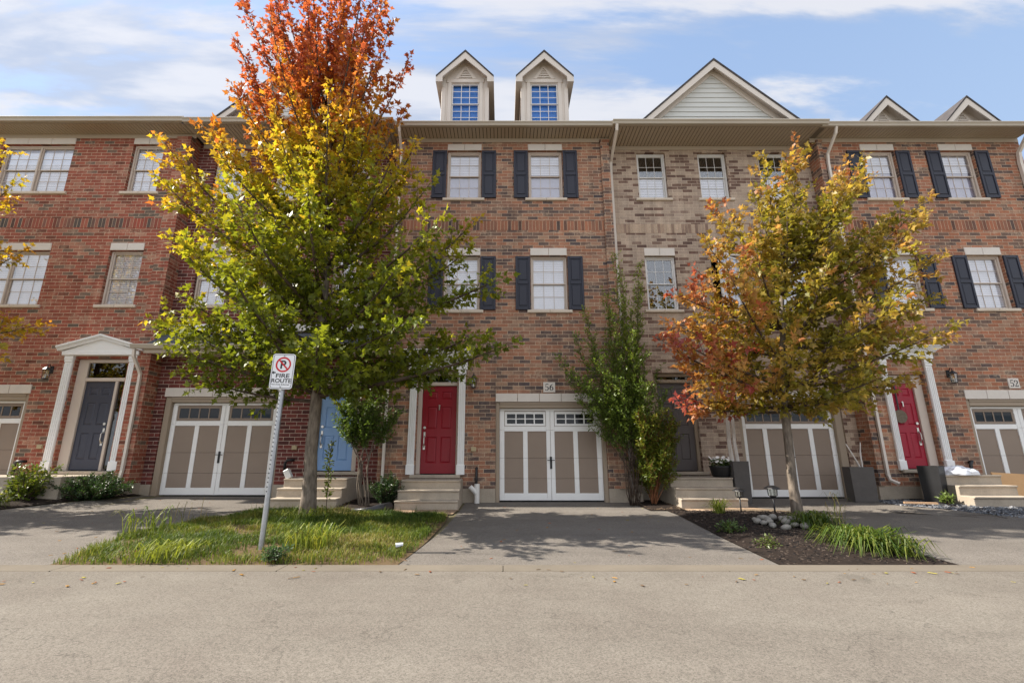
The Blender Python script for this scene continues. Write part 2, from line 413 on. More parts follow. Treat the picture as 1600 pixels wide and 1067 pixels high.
def stroke(mb, pts, y):
    """variable width stroke in the XZ plane; pts = (x, z, width)"""
    Lf, Rt = [], []
    for i, (x, z, w) in enumerate(pts):
        a = pts[max(0, i-1)]; b = pts[min(len(pts)-1, i+1)]
        dx, dz = b[0]-a[0], b[1]-a[1]; l = sqrt(dx*dx+dz*dz) or 1
        nx, nz = -dz/l, dx/l
        Lf.append((x+nx*w/2, y, z+nz*w/2)); Rt.append((x-nx*w/2, y, z-nz*w/2))
    for i in range(len(pts)-1):
        mb.face([Lf[i], Rt[i], Rt[i+1], Lf[i+1]])
def serif_digit(mb, d, x, z, h, y):
    """old-style bold numerals drawn as strokes, unit box .62 x 1"""
    def P(l): stroke(mb, [(x+a*h, z+b*h, w*h) for a, b, w in l], y)
    def arc(cx, cz, rx, rz, a0, a1, w0, w1, n=14):
        r = []
        for i in range(n+1):
            a = radians(a0+(a1-a0)*i/n)
            th = abs(cos(a)); r.append((cx+rx*cos(a), cz+rz*sin(a), w0+(w1-w0)*th))
        return r
    if d == '5':
        P([(.14,.95,.10),(.56,.95,.12)]); P([(.17,.96,.06),(.14,.52,.06)])
        P(arc(.28,.31,.24,.27,130,-140,.05,.16)); 
        P([(.05,.12,.12),(.14,.12,.12)])
    if d == '6':
        P([(.55,.95,.04),(.38,.86,.10),(.20,.68,.15),(.13,.45,.17),(.12,.30,.17)])
        P(arc(.33,.30,.21,.26,0,360,.05,.16,22))
    if d == '2':
        P(arc(.29,.70,.22,.24,170,-25,.06,.15)+[(.40,.46,.13),(.24,.28,.08),(.09,.10,.06)])
        P([(.07,.07,.13),(.55,.07,.13)]); P([(.55,.04,.04),(.58,.26,.05)]); P([(.06,.70,.13),(.15,.70,.13)])

# ------------------------------------------------------------------ ground heights
def slab(x): return float(np.interp(x, [-12,-8.9,-8.3,-3.3,-2.2,3.3,4.5,8.6,9.5,14], [.2,.2,.1,.08,0,0,.04,.05,.08,.1]))
def gz(x, y):
    t = max(0.0, min(1.0, (y+5.67)/5.67))
    return -.15 + t*(slab(x)+.15)

# ------------------------------------------------------------------ house pieces
def wall_mesh(x0, x1, z0, z1, y, holes, depth):
    m = MB()
    xs = sorted({x0, x1, *[h[0] for h in holes], *[h[1] for h in holes]}); xs = [x for x in xs if x0-1e-6 <= x <= x1+1e-6]
    zs = sorted({z0, z1, *[h[2] for h in holes], *[h[3] for h in holes]}); zs = [z for z in zs if z0-1e-6 <= z <= z1+1e-6]
    for i in range(len(xs)-1):
        for j in range(len(zs)-1):
            cx, cz = (xs[i]+xs[i+1])/2, (zs[j]+zs[j+1])/2
            if any(h[0] < cx < h[1] and h[2] < cz < h[3] for h in holes): continue
            m.face([(xs[i],y,zs[j]),(xs[i+1],y,zs[j]),(xs[i+1],y,zs[j+1]),(xs[i],y,zs[j+1])])
    for a, b, c, d in holes:
        c2 = max(c, z0); top = d < z1-1e-6; d = min(d, z1)
        m.face([(a,y,c2),(a,y,d),(a,y+depth,d),(a,y+depth,c2)])
        m.face([(b,y,d),(b,y,c2),(b,y+depth,c2),(b,y+depth,d)])
        if top: m.face([(a,y,d),(b,y,d),(b,y+depth,d),(a,y+depth,d)])
        if c >= z0: m.face([(b,y,c),(a,y,c),(a,y+depth,c),(b,y+depth,c)])
    m.face([(x0,y+.55,z0),(x0,y,z0),(x0,y,z1),(x0,y+.55,z1)])
    m.face([(x1,y,z0),(x1,y+.55,z0),(x1,y+.55,z1),(x1,y,z1)])
    return m

def sash(m, x0, x1, z0, z1, y, bw=.032, mun=(3, 2), mw=.011):
    m.bbox(x0, x0+bw, y, y+.04, z0, z1, b=.006); m.bbox(x1-bw, x1, y, y+.04, z0, z1, b=.006)
    m.bbox(x0+bw, x1-bw, y+.002, y+.04, z0, z0+bw, b=.006); m.bbox(x0+bw, x1-bw, y+.002, y+.04, z1-bw, z1, b=.006)
    gx0, gx1, gz0, gz1 = x0+bw, x1-bw, z0+bw, z1-bw
    for i in range(1, mun[0]):
        x = gx0+(gx1-gx0)*i/mun[0]; m.box(x-mw/2, x+mw/2, y+.014, y+.024, gz0, gz1)
    for j in range(1, mun[1]):
        z = gz0+(gz1-gz0)*j/mun[1]; m.box(gx0, gx1, y+.0125, y+.0255, z-mw/2, z+mw/2)

def window(h, x0, x1, z0, z1, y, frame, blind=1.0, blind_mode='full', lintel=None, nl=2, units=1, sill=True, curtain=False, glassm='glass', fw=.05, backing=None, label=None, lsash=True):
    """double hung window in an opening; y is the brick face"""
    m = MB(); yf = y+.07
    m.bbox(x0, x0+fw, yf, yf+.1, z0, z1, b=.012); m.bbox(x1-fw, x1, yf, yf+.1, z0, z1, b=.012)
    m.bbox(x0+fw, x1-fw, yf+.002, yf+.1, z1-fw, z1, b=.012); m.bbox(x0+fw, x1-fw, yf+.002, yf+.1, z0, z0+fw*.7, b=.012)
    uw = (x1-x0-2*fw-(units-1)*fw)/units
    panes = MB(); bl = MB()
    for k in range(units):
        a = x0+fw+k*(uw+fw); b = a+uw
        if k: m.bbox(a-fw, a, yf+.002, yf+.1, z0+fw*.7, z1-fw, b=.012)
        zm = z0+fw*.7 + (z1-z0-1.7*fw)*.5
        sash(m, a, b, zm-.018, z1-fw, yf+.03)
        sash(m, a, b, z0+fw*.7, zm+.018, yf+.055)
        panes.box(a+.03, b-.03, yf+.050, yf+.054, zm, z1-fw-.03)
        panes.box(a+.03, b-.03, yf+.075, yf+.079, z0+fw*.7+.03, zm)
        if blind > 0:
            if blind_mode == 'full': zb, zt = z0+.05, z1-.05
            elif blind_mode == 'top': zt = z1-.05; zb = z1-.05-(z1-z0-.1)*blind
            else: zb = z0+.05; zt = zb+(z1-z0-.1)*blind
            n = int((zt-zb)/.05)
            for i in range(n):
                za = zb+(zt-zb)*i/n; zc = zb+(zt-zb)*(i+1)/n
                bl.face([(a-.01,yf+.090,za),(b+.01,yf+.090,za),(b+.01,yf+.108,zc+.004),(a-.01,yf+.108,zc+.004)])
    w = m.build('window', frame, h)
    if label: w['label'] = label
    panes.build('pane', M[glassm], w)
    if bl.f: bl.build('blind', M['blind'], w)
    if curtain: box1('curtain', M['curtain'], w, x0+.02, x1-.02, yf+.125, yf+.130, z0+.02, z1-.02)
    if backing:
        box1('backing_panel', backing, w, x0+.02, x1-.02, yf+.16, yf+.18, z0, z1)
    if sill:
        s = MB(); e = .095
        n = max(2, int(round((x1-x0)/.62)))
        for i in range(n):
            a = x0-e+(x1-x0+2*e)*i/n; b = x0-e+(x1-x0+2*e)*(i+1)/n
            s.bbox(a+(.0025 if i else 0), b-(.0025 if i < n-1 else 0), y-.05, y+.075, z0-.082, z0-.001, b=.014)
        s.build('sill', M['sillstone'], w)
    if lintel:
        s = MB(); a0, a1, lz0, lz1 = lintel
        for i in range(nl):
            a = a0+(a1-a0)*i/nl; b = a0+(a1-a0)*(i+1)/nl
            s.bbox(a+(.004 if i else 0), b-(.004 if i < nl-1 else 0), y-.018, y+.06, lz0, lz1, b=.008)
        s.build('lintel', M['stone'], w)
    return w

def lintel_bar(h, x0, x1, z0, z1, y, n):
    s = MB()
    for i in range(n):
        a = x0+(x1-x0)*i/n; b = x0+(x1-x0)*(i+1)/n
        s.bbox(a+(.005 if i else 0), b-(.005 if i < n-1 else 0), y-.02, y+.08, z0, z1, b=.008)
    s.build('lintel', M['stone'], h)

def shutter(h, x0, x1, z0, z1, y):
    m = MB(); m.box(x0, x1, y-.024, y-.004, z0, z1)
    b = .055; zm = z0+(z1-z0)*.5
    m.bbox(x0, x0+b, y-.044, y-.0245, z0, z1, b=.006); m.bbox(x1-b, x1, y-.044, y-.0245, z0, z1, b=.006)
    for a, c in ((z0, z0+.08), (zm-.045, zm+.045), (z1-.08, z1)): m.bbox(x0+b, x1-b, y-.043, y-.0245, a, c, b=.006)
    for a, c in ((z0+.08, zm-.045), (zm+.045, z1-.08)): m.bbox(x0+b+.03, x1-b-.03, y-.038, y-.0245, a+.03, c-.03, b=.012)
    m.build('shutter', M['shutter'], h)

def panel_door(h, x0, x1, z0, z1, y, mat, handle='right', knocker=False, label=None):
    """six-panel door leaf with its front face at y"""
    w = x1-x0; H = z1-z0; m = MB(); holes = []
    for fa, fb in ((.845, .935), (.50, .755), (.115, .41)):
        for c in (0, 1):
            a = x0+w*(.15 if c == 0 else .56); holes.append((a, a+w*.29, z0+H*fa, z0+H*fb))
    m = wall_mesh(x0, x1, z0, z1, y, [], .045)
    m.f = []; m.mi = []; m.v = []
    xs = sorted({x0, x1, *[q[0] for q in holes], *[q[1] for q in holes]}); zs = sorted({z0, z1, *[q[2] for q in holes], *[q[3] for q in holes]})
    for i in range(len(xs)-1):
        for j in range(len(zs)-1):
            cx, cz = (xs[i]+xs[i+1])/2, (zs[j]+zs[j+1])/2
            if any(q[0] < cx < q[1] and q[2] < cz < q[3] for q in holes): continue
            m.face([(xs[i],y,zs[j]),(xs[i+1],y,zs[j]),(xs[i+1],y,zs[j+1]),(xs[i],y,zs[j+1])])
    for a, b, c, d in holes:
        g, g2 = .014, .04
        R0 = [(a,y,c),(b,y,c),(b,y,d),(a,y,d)]
        R1 = [(a+g,y+.014,c+g),(b-g,y+.014,c+g),(b-g,y+.014,d-g),(a+g,y+.014,d-g)]
        R2 = [(a+g2,y+.003,c+g2),(b-g2,y+.003,c+g2),(b-g2,y+.003,d-g2),(a+g2,y+.003,d-g2)]
        for A, B in ((R0, R1), (R1, R2)):
            for i in range(4): m.face([A[i], A[(i+1)%4], B[(i+1)%4], B[i]])
        m.face(R2)
    m.face([(x0,y+.045,z0),(x0,y,z0),(x0,y,z1),(x0,y+.045,z1)]); m.face([(x1,y,z0),(x1,y+.045,z0),(x1,y+.045,z1),(x1,y,z1)])
    m.face([(x0,y,z1),(x1,y,z1),(x1,y+.045,z1),(x0,y+.045,z1)])
    d = m.build('front_door', mat, h)
    if label: d['label'] = label
    hx = x1-.075 if handle == 'right' else x0+.075
    k = MB(); zc = z0+H*.36
    k.bbox(hx-.028, hx+.028, y-.014, y-.001, zc-.20, zc-.10, b=.004); k.bbox(hx-.024, hx+.024, y-.014, y-.001, zc+.10, zc+.22, b=.004)
    k.tube([(hx,y-.012,zc+.13),(hx,y-.06,zc+.08),(hx,y-.062,zc-.06),(hx,y-.012,zc-.15)], .013, 8)
    k.build('handle', M['nickel'], d, smooth=False)
    k = MB(); k.tube([(hx,y-.001,zc+.32),(hx,y-.03,zc+.32)], .032, 12); k.build('deadbolt', M['nickel'], d)
    if knocker:
        k = MB(); xc = (x0+x1)/2; zc = z0+H*.745
        k.tube([(xc,y-.001,zc+.05),(xc,y-.02,zc+.05)], .022, 10)
        k.bbox(xc-.014, xc+.014, y-.03, y-.012, zc-.06, zc+.05, b=.004)
        k.build('knocker', M['nickel'], d)
    return d

def door_set(h, dx0, dx1, z0, dz1, ox0, ox1, oz1, y, mat, handle='right', side=None, knocker=False, framem='winframe', label=None):
    """door leaf + jambs + transom (+ sidelight) filling the opening ox0..ox1, z0..oz1; brick face at y"""
    yf = y+.10; fm = M[framem]; m = MB()
    m.bbox(ox0, dx0, yf, yf+.12, z0, oz1, b=.01)
    rx = side[1] if side else ox1
    if side:
        m.bbox(dx1, side[0], yf, yf+.12, z0, dz1+.01, b=.01); m.bbox(side[1], ox1, yf, yf+.12, z0, oz1, b=.01)
    else:
        m.bbox(dx1, ox1, yf, yf+.12, z0, oz1, b=.01)
    m.bbox(dx0, rx if side else dx1, yf-.003, yf+.12, dz1+.012, dz1+.10, b=.01)
    m.bbox(dx0, rx if side else dx1, yf-.003, yf+.12, oz1-.09, oz1, b=.01)
    fr = m.build('door_frame', fm, h)
    tw = MB(); tw.box(dx0, rx if side else dx1, yf+.05, yf+.055, dz1+.10, oz1-.09)
    if side: tw.box(side[0], side[1], yf+.05, yf+.055, z0+.05, dz1+.01)
    tr = tw.build('transom_window', M['glassdark'], h)
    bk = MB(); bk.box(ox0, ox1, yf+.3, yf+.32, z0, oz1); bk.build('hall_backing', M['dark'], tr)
    panel_door(h, dx0+.005, dx1-.005, z0+.02, dz1+.006, yf+.05, mat, handle, knocker, label)
    s = MB(); s.bbox(ox0-.10, ox1+.10, y-.10, y+.16, z0-.08, z0, b=.012); s.build('door_sill', M['concrete'], h)

def flute_pilaster(m, x0, x1, z0, z1, y):
    m.bbox(x0, x1, y-.075, y-.001, z0, z0+.22, b=.008); m.bbox(x0, x1, y-.075, y-.001, z1-.10, z1, b=.008)
    m.bbox(x0+.008, x1-.008, y-.065, y-.001, z1-.16, z1-.1015, b=.006)
    w = x1-x0-.03; a0 = x0+.015
    m.box(a0, a0+w, y-.042, y-.001, z0+.2215, z1-.1615)
    n = 4; s = w/n
    for i in range(n): m.bbox(a0+s*i+.006, a0+s*(i+1)-.006, y-.058, y-.0425, z0+.26, z1-.20, b=.005)
def surround(h, pl, pr, z0, z1, y, head, ped=None):
    for q in (pl, pr):
        m = MB(); flute_pilaster(m, q[0], q[1], z0, z1, y); m.build('door_pilaster', M['white'], h)
    p = h; e = MB(); zt = head
    if ped is None:
        e.bbox(pl[0]-.03, pr[1]+.03, y-.10, y-.001, z1+.002, z1+(zt-z1)*.52, b=.01)
        n = 5
        for i in range(n):
            o = .05+.13*((i+1)/n)**1.3; a = z1+(zt-z1)*(.52+.40*i/n); b = z1+(zt-z1)*(.52+.40*(i+1)/n)
            e.box(pl[0]-o, pr[1]+o, y-.08-o, y-.001, a+.0005, b)
        e.bbox(pl[0]-.2, pr[1]+.2, y-.30, y-.001, z1+(zt-z1)*.925, zt, b=.012)
    else:
        cxm = (pl[0]+pr[1])/2; hw = (pr[1]-pl[0])/2+.05
        e.bbox(cxm-hw, cxm+hw, y-.12, y-.001, z1+.002, z1+.10, b=.01)
        e.prism_y([(cxm-hw+.02, z1+.101), (cxm+hw-.02, z1+.101), (cxm, ped-.10)], y-.10, y-.001)
        for s in (-1, 1):
            for o, t0, t1 in ((.16, 0, .05), (.19, .05, .075), (.22, .075, .12)):
                prof = [(cxm+s*(hw+.09), z1+.10+t0), (cxm, ped-.12+t0), (cxm, ped-.12+t1-.001), (cxm+s*(hw+.09), z1+.10+t1-.001)]
                if s > 0: prof = prof[::-1]
                e.prism_y(prof, y-o, y-.001)
    e.build('pediment' if ped else 'entablature', M['white'], p)

def garage_door(h, x0, x1, z0, z1, y, style, bot=.0):
    """sectional carriage-style door with its face at y"""
    H = z1-z0; W = x1-x0; xm = (x0+x1)/2
    m = MB()
    for a, b in ((0, .2292), (.2308, .4492), (.4508, .7592), (.7608, 1)):
        m.bbox(x0, x1, y, y+.05, z0+H*a, z0+H*b, b=.004)
    d = m.build('garage_door', M['gpanel'], h)
    t = MB(); k = .022; yt = y-k
    st = .115; cs = .10
    secs = ((.0, .2292), (.2308, .4492), (.4508, .7592), (.7608, .975))
    for a, b in secs:
        za, zb = z0+H*a, z0+H*b
        t.bbox(x0, x0+st, yt, y-.0005, za, zb, b=.004); t.bbox(x1-st, x1, yt, y-.0005, za, zb, b=.004)
        t.bbox(xm-cs, xm-.004, yt, y-.0005, za, zb, b=.004); t.bbox(xm+.004, xm+cs, yt, y-.0005, za, zb, b=.004)
    t.bbox(x0, x1, yt-.001, y-.0005, z0+H*.9755, z1, b=.004)
    for l, r in ((x0+st, xm-cs), (xm+cs, x1-st)):
        t.bbox(l+.001, r-.001, yt+.001, y-.0005, z0+H*.745, z0+H*.80, b=.004)
        t.bbox(l+.001, r-.001, yt+.001, y-.0005, z0+.001, z0+H*.075, b=.004)
        c = (l+r)/2
        for a, b in ((.0755, .2292), (.2308, .4492), (.4508, .7445)):
            t.bbox(c-.055, c+.055, yt+.0015, y-.0005, z0+H*a, z0+H*b, b=.004)
    t.build('trim', M['white'], d)
    wm = M['white'] if style == 'white' else M['gpanel']
    for l, r in ((x0+st, xm-cs), (xm+cs, x1-st)):
        f = MB(); za, zb = z0+H*.805, z0+H*.965
        a, b = l+.012, r-.012
        f.bbox(a, b, y-.016, y-.0005, za, za+.055, b=.005); f.bbox(a, b, y-.016, y-.0005, zb-.055, zb, b=.005)
        f.bbox(a, a+.05, y-.0155, y-.0005, za+.055, zb-.055, b=.005); f.bbox(b-.05, b, y-.0155, y-.0005, za+.055, zb-.055, b=.005)
        n = 4; g0, g1 = a+.05, b-.05
        for i in range(1, n):
            x = g0+(g1-g0)*i/n; f.box(x-.014, x+.014, y-.014, y-.0005, za+.055, zb-.055)
        if style == 'white': f.box(g0, g1, y-.0135, y-.0005, (za+zb)/2-.011, (za+zb)/2+.011)
        fo = f.build('window_strip', wm, d)
        box1('pane', M['garageglass'], fo, g0, g1, y-.006, y-.002, za+.05, zb-.05)
    hm = MB(); hz = z0+H*.40
    for dx in (-.014, .014):
        hm.bbox(xm+dx-.012, xm+dx+.012, yt-.016, yt-.001, hz-.14, hz+.14, b=.004)
    hm.tube([(xm-.09, yt-.03, hz+.06), (xm+.09, yt-.03, hz+.06)], .010, 6)
    hm.tube([(xm, yt-.001, hz+.06), (xm, yt-.03, hz+.06)], .012, 6)
    hm.build('handle', M['black'], d)
    box1('weather_strip', M['groove'], d, x0, x1, y+.005, y+.04, bot, z0-.001)

def garage_frame(h, ox0, ox1, z0, oz1, dx0, dx1, dz1, y, yd):
    m = MB()
    for a, b in ((ox0, dx0), (dx1, ox1)):
        m.bbox(a, b, y+.03, yd+.06, z0, oz1, b=.012)
        m.bbox(a+(b-a)*.35, b if a == ox0 else b-(b-a)*.0, y+.012, y+.0295, z0, oz1-.03, b=.006) if False else None
    m.bbox(dx0, dx1, y+.031, yd+.06, dz1+.004, oz1, b=.012)
    m.bbox(dx0, dx1, y+.012, y+.0305, oz1-.06, oz1-.002, b=.006)
    m.build('garage_frame', M['taupe'], h)

def lantern(h, x, z, y):
    m = MB(); m.bbox(x-.04, x+.04, y-.03, y-.001, z+.02, z+.20, b=.006)
    m.tube([(x,y-.03,z+.15),(x,y-.09,z+.24),(x,y-.13,z+.22),(x,y-.13,z+.16)], .011, 6)
    m.lathe(x, y-.13, [(.01,z+.17),(.04,z+.15),(.085,z+.10),(.09,z+.085)], 6)
    m.lathe(x, y-.13, [(.03,z-.145),(.062,z-.135),(.062,z-.12)], 6)
    for k in range(6):
        t = 2*pi*k/6; m.tube([(x+.06*cos(t),y-.13+.06*sin(t),z-.12),(x+.082*cos(t),y-.13+.082*sin(t),z+.085)], .006, 4)
    o = m.build('wall_lantern', M['black'], h)
    g = MB(); g.lathe(x, y-.13, [(.054,z-.12),(.074,z+.084)], 6); g.build('pane', M['lampglass'], o)
    g = MB(); g.tube([(x,y-.13,z-.12),(x,y-.13,z-.02)], .014, 8); g.build('bulb', M['blind'], o)

def downspout(h, pts, r=.042):
    m = MB(); m.tube(pts, r, 4, rot=pi/4)
    zs = [p[2] for p in pts]
    o = m.build('downspout', M['cream'], h)
    return o

def utility(h, x, z, y, pipe_x, pz0, pz1, long=False):
    m = MB(); m.bbox(x-.06, x+.06, y-.05, y-.001, z-.05, z+.05, b=.008); m.build('outlet_box', M['meter'], h)
    p = MB()
    p.tube([(pipe_x+.16, y+.0, pz1), (pipe_x+.14, y-.10, pz1), (pipe_x+.06, y-.11, pz1), (pipe_x, y-.10, pz1-.06), (pipe_x, y-.09, pz0)], .032, 8) if long else \
        p.tube([(pipe_x, y+.0, pz1+.02), (pipe_x, y-.06, pz1), (pipe_x, y-.07, pz0)], .03, 8)
    p.build('vent_pipe', M['black'], h, smooth=True)

def eave(h, x0, x1, y, yf, zs, ztop, ends=(False, False), frieze=.12):
    """boxed eave: soffit boards from wall face y out to yf, fascia and gutter"""
    m = MB(); n = int((x1-x0)/.10)
    for i in range(n):
        a = x0+(x1-x0)*i/n; b = x0+(x1-x0)*(i+1)/n
        m.box(a+.009, b-.009, yf+.02, y+.05, zs, zs+.012)
    s = m.build('soffit', M['soffit'], h)
    box1('soffit_backing', M['shingle'], s, x0, x1, yf+.02, y+.05, zs+.013, zs+.03)
    f = MB(); f.bbox(x0, x1, y-.03, y-.002, zs-frieze, zs-.001, b=.006); f.build('frieze_board', M['soffit'], s)
    g = MB(); g.box(x0, x1, yf, yf+.019, zs-.02, ztop+.02); g.build('fascia', M['taupe'], h)
    gz1 = ztop; gz0 = ztop-.12; gm = MB()
    a = .0; yb = yf-.002
    prof = [(yb, gz0), (yb-.075, gz0), (yb-.085, gz0+.02), (yb-.09, gz0+.05), (yb-.12, gz0+.09), (yb-.122, gz1-.012), (yb-.112, gz1), (yb-.105, gz1), (yb-.108, gz1-.014), (yb-.085, gz0+.06), (yb-.07, gz0+.012), (yb-.01, gz0+.012), (yb-.006, gz1), (yb, gz1)]
    gm.prism_x(prof, x0, x1)
    gm.build('gutter', M['gutter'], h)

def roof(h, x0, x1, ye, ze, yr, zr, yb, zb, mat, name='roof', t=.12):
    m = MB(); m.prism_x([(ye, ze), (yr, zr), (yb, zb), (yb, zb+t), (yr, zr+t), (ye, ze+t)][::-1], x0, x1)
    return m.build(name, mat, h)

def dormer(h, cx, yf, zb, hw, win, eave_z, apex, glassy=True, back=4.0):
    """gabled dormer; yf = front wall face, win = (x0,x1,z0,z1)"""
    m = MB(); x0, x1 = cx-hw, cx+hw
    wx0, wx1, wz0, wz1 = win
    m2 = wall_mesh(x0, x1, zb, eave_z, yf, [(wx0, wx1, wz0, wz1)], .14)
    m2.face([(x0, yf, eave_z), (x1, yf, eave_z), (cx, yf, apex-.004)])
    d = m2.build('dormer', M['cream'], h)
    ck = MB()
    ck.box(x0-.012, x0-.002, yf+.10, yf+back, zb, eave_z); ck.box(x1+.002, x1+.012, yf+.10, yf+back, zb, eave_z)
    ck.build('dormer_cheek', M['dormcheek'], d)
    t = MB()
    # corner posts, casing and head board
    for a, b in ((x0-.02, x0+.10), (x1-.10, x1+.02)): t.bbox(a, b, yf-.035, yf-.001, zb, eave_z-.02, b=.006)
    for a, b in ((wx0-.12, wx0-.015), (wx1+.015, wx1+.12)): t.bbox(a, b, yf-.028, yf-.001, zb, wz1+.02, b=.006)
    t.bbox(wx0-.16, wx1+.16, yf-.032, yf-.001, wz1+.021, wz1+.14, b=.006)
    # small louvred triangle above the head board
    tz0 = wz1+.15; tzw = min(hw-.2, .36)
    for i in range(4):
        f0, f1 = i/4, (i+1)/4-.03
        ww0, ww1 = tzw*(1-f0*.95), tzw*(1-f1*.95); za, zc = tz0+.04+.34*f0, tz0+.04+.34*f1
        t.face([(cx-ww0*.62, yf-.03, za), (cx+ww0*.62, yf-.03, za), (cx+ww1*.62, yf-.012, zc), (cx-ww1*.62, yf-.012, zc)])
    for s in (-1, 1):
        p = [(cx+s*tzw*.95, tz0), (cx+s*(tzw*.95-.12), tz0), (cx, tz0+.40), (cx, tz0+.50)]
        t.prism_y(p if s < 0 else p[::-1], yf-.03, yf-.001)
    t.build('dormer_trim', M['cream'], d)
    # window sashes, panes
    w = MB(); zm = (wz0+wz1)/2
    sash(w, wx0, wx1, zm-.02, wz1, yf+.03, .035, (3, 3), .02); sash(w, wx0, wx1, wz0, zm+.02, yf+.055, .035, (3, 3), .02)
    w.build('window_frame', M['winwhite'], d)
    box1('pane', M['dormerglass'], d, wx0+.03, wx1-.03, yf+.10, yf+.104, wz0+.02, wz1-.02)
    box1('backing_panel', M['skyreflect'], d, wx0, wx1, yf+.13, yf+.139, wz0, wz1)  # panel added behind the glass, coloured as reflected sky
    # roof planes with overhang, barge boards and returns
    oh = hw+.17; yo = yf-.28; sl = (apex-eave_z)/hw; ez = apex-sl*oh
    r = MB(); rt = .05
    for s in (-1, 1):
        p = [(cx, apex), (cx+s*oh, ez), (cx+s*oh, ez+rt), (cx, apex+rt*1.25)]
        r.prism_y(p if s > 0 else p[::-1], yo-.02, yf+back)
    r.build('dormer_roof', M['shingle'], d)
    b = MB(); bw = .19
    for s in (-1, 1):
        p = [(cx, apex-.004), (cx+s*oh, ez-.004), (cx+s*oh, ez-bw*.85), (cx+s*(oh-.20), ez-bw*.85), (cx+s*(oh-.20), ez+sl*.20-bw), (cx, apex-bw*1.3)]
        b.prism_y(p if s > 0 else p[::-1], yo, yo+.03)
        q = [(cx+s*oh, ez-bw*.85), (cx+s*(hw-.02), ez-bw*.85), (cx+s*(hw-.02), ez-bw*.85+.012), (cx+s*oh, ez-bw*.85+.012)]
        b.prism_y(q if s < 0 else q[::-1], yo+.031, yf+back*.5)
        q = [(cx+s*oh, ez-bw*.84), (cx+s*(oh-.02), ez-bw*.84), (cx+s*(oh-.02), ez-.004), (cx+s*oh, ez-.004)]
        b.prism_y(q if s < 0 else q[::-1], yo+.031, yf+back*.5)
    b.build('barge_board', M['cream'], d)
    so = MB()
    for s in (-1, 1):
        p = [(cx, apex-.016), (cx+s*oh, ez-.016), (cx+s*oh, ez-.006), (cx, apex-.006)]
        so.prism_y(p if s > 0 else p[::-1], yo+.031, yf-.002)
    so.build('dormer_soffit', M['cream'], d)

def gable(h, cx, yf, zb, hw, apex, eave_over=.26):
    """big siding gable above the eave"""
    sl = (apex-zb)/hw; m = MB()
    n = int((apex-zb)/.16)
    for i in range(n):
        za = zb+(apex-zb)*i/n; zc = zb+(apex-zb)*(i+1)/n
        wa = (apex-za)/sl; wc = max(.0, (apex-zc)/sl)
        m.face([(cx-wa, yf-.022, za), (cx+wa, yf-.022, za), (cx+wc, yf, zc), (cx-wc, yf, zc)])
        m.face([(cx-wa, yf-.0, za), (cx+wa, yf-.0, za), (cx+wa, yf-.022, za), (cx-wa, yf-.022, za)])
    g = m.build('gable', M['siding'], h)
    yo = yf-eave_over
    fr = MB()
    for s in (-1, 1):
        p = [(cx, apex+.02), (cx+s*(hw+.02), zb), (cx+s*(hw-.22), zb), (cx, apex-.21*sl)]
        fr.prism_y(p if s > 0 else p[::-1], yf-.05, yf-.001)
    fr.build('gable_trim', M['cream'], g)
    r = MB(); b = MB(); so = MB(); top = apex+.09; oh = hw+.09/sl
    for s in (-1, 1):
        p = [(cx, top), (cx+s*(oh+.02), zb-.02*sl), (cx+s*(oh+.02), zb-.02*sl+.06), (cx, top+.07)]
        r.prism_y(p if s > 0 else p[::-1], yo-.02, yf+4)
        p = [(cx, top-.003), (cx+s*(oh+.02), zb-.02*sl-.003), (cx+s*(oh-.18), zb-.02*sl-.003), (cx, top-.23)]
        b.prism_y(p if s > 0 else p[::-1], yo, yo+.03)
        # ribbed underside of the overhang
        for k in range(5):
            ya = yo+.032+k*(eave_over-.034)/5; yb_ = ya+(eave_over-.034)/5-.008
            p = [(cx, top-.06), (cx+s*(oh+.02), zb-.02*sl-.06), (cx+s*(oh+.02), zb-.02*sl-.045), (cx, top-.045)]
            so.prism_y(p if s > 0 else p[::-1], ya, yb_)
    r.build('gable_roof', M['shingle'], g); b.build('barge_board', M['cream'], g); so.build('gable_soffit', M['cream'], g)

def pilaster(h, x0, x1, y, z0, z1, mat, proud=.06):
    m = MB()
    m.box(x0, x1, y-proud, y+.05, z0, z1); m.box(x0-.02, x1+.02, y-proud-.02, y+.05, z1-.06, z1-.0)
    return m.build('brick_pilaster', mat, h)

M['dormerglass'] = glass('sky_tinted_dormer_glass', (.78,.90,1,1), -.01)  # blue tint deepens the painted sky reflection in the dormers
M['garageglass'] = glass('garage_window_glass', (.25,.25,.27,1), .0)

ZW = 9.70          # soffit height
def shell(h, x0, x1, y, zbase):
    """floor slab, inside wall, end walls"""
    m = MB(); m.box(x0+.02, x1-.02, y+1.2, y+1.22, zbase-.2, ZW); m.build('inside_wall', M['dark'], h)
    m = MB(); m.box(x0, x1, 9.0, 9.2, -.3, ZW); m.build('rear_wall', M['brick56'], h)

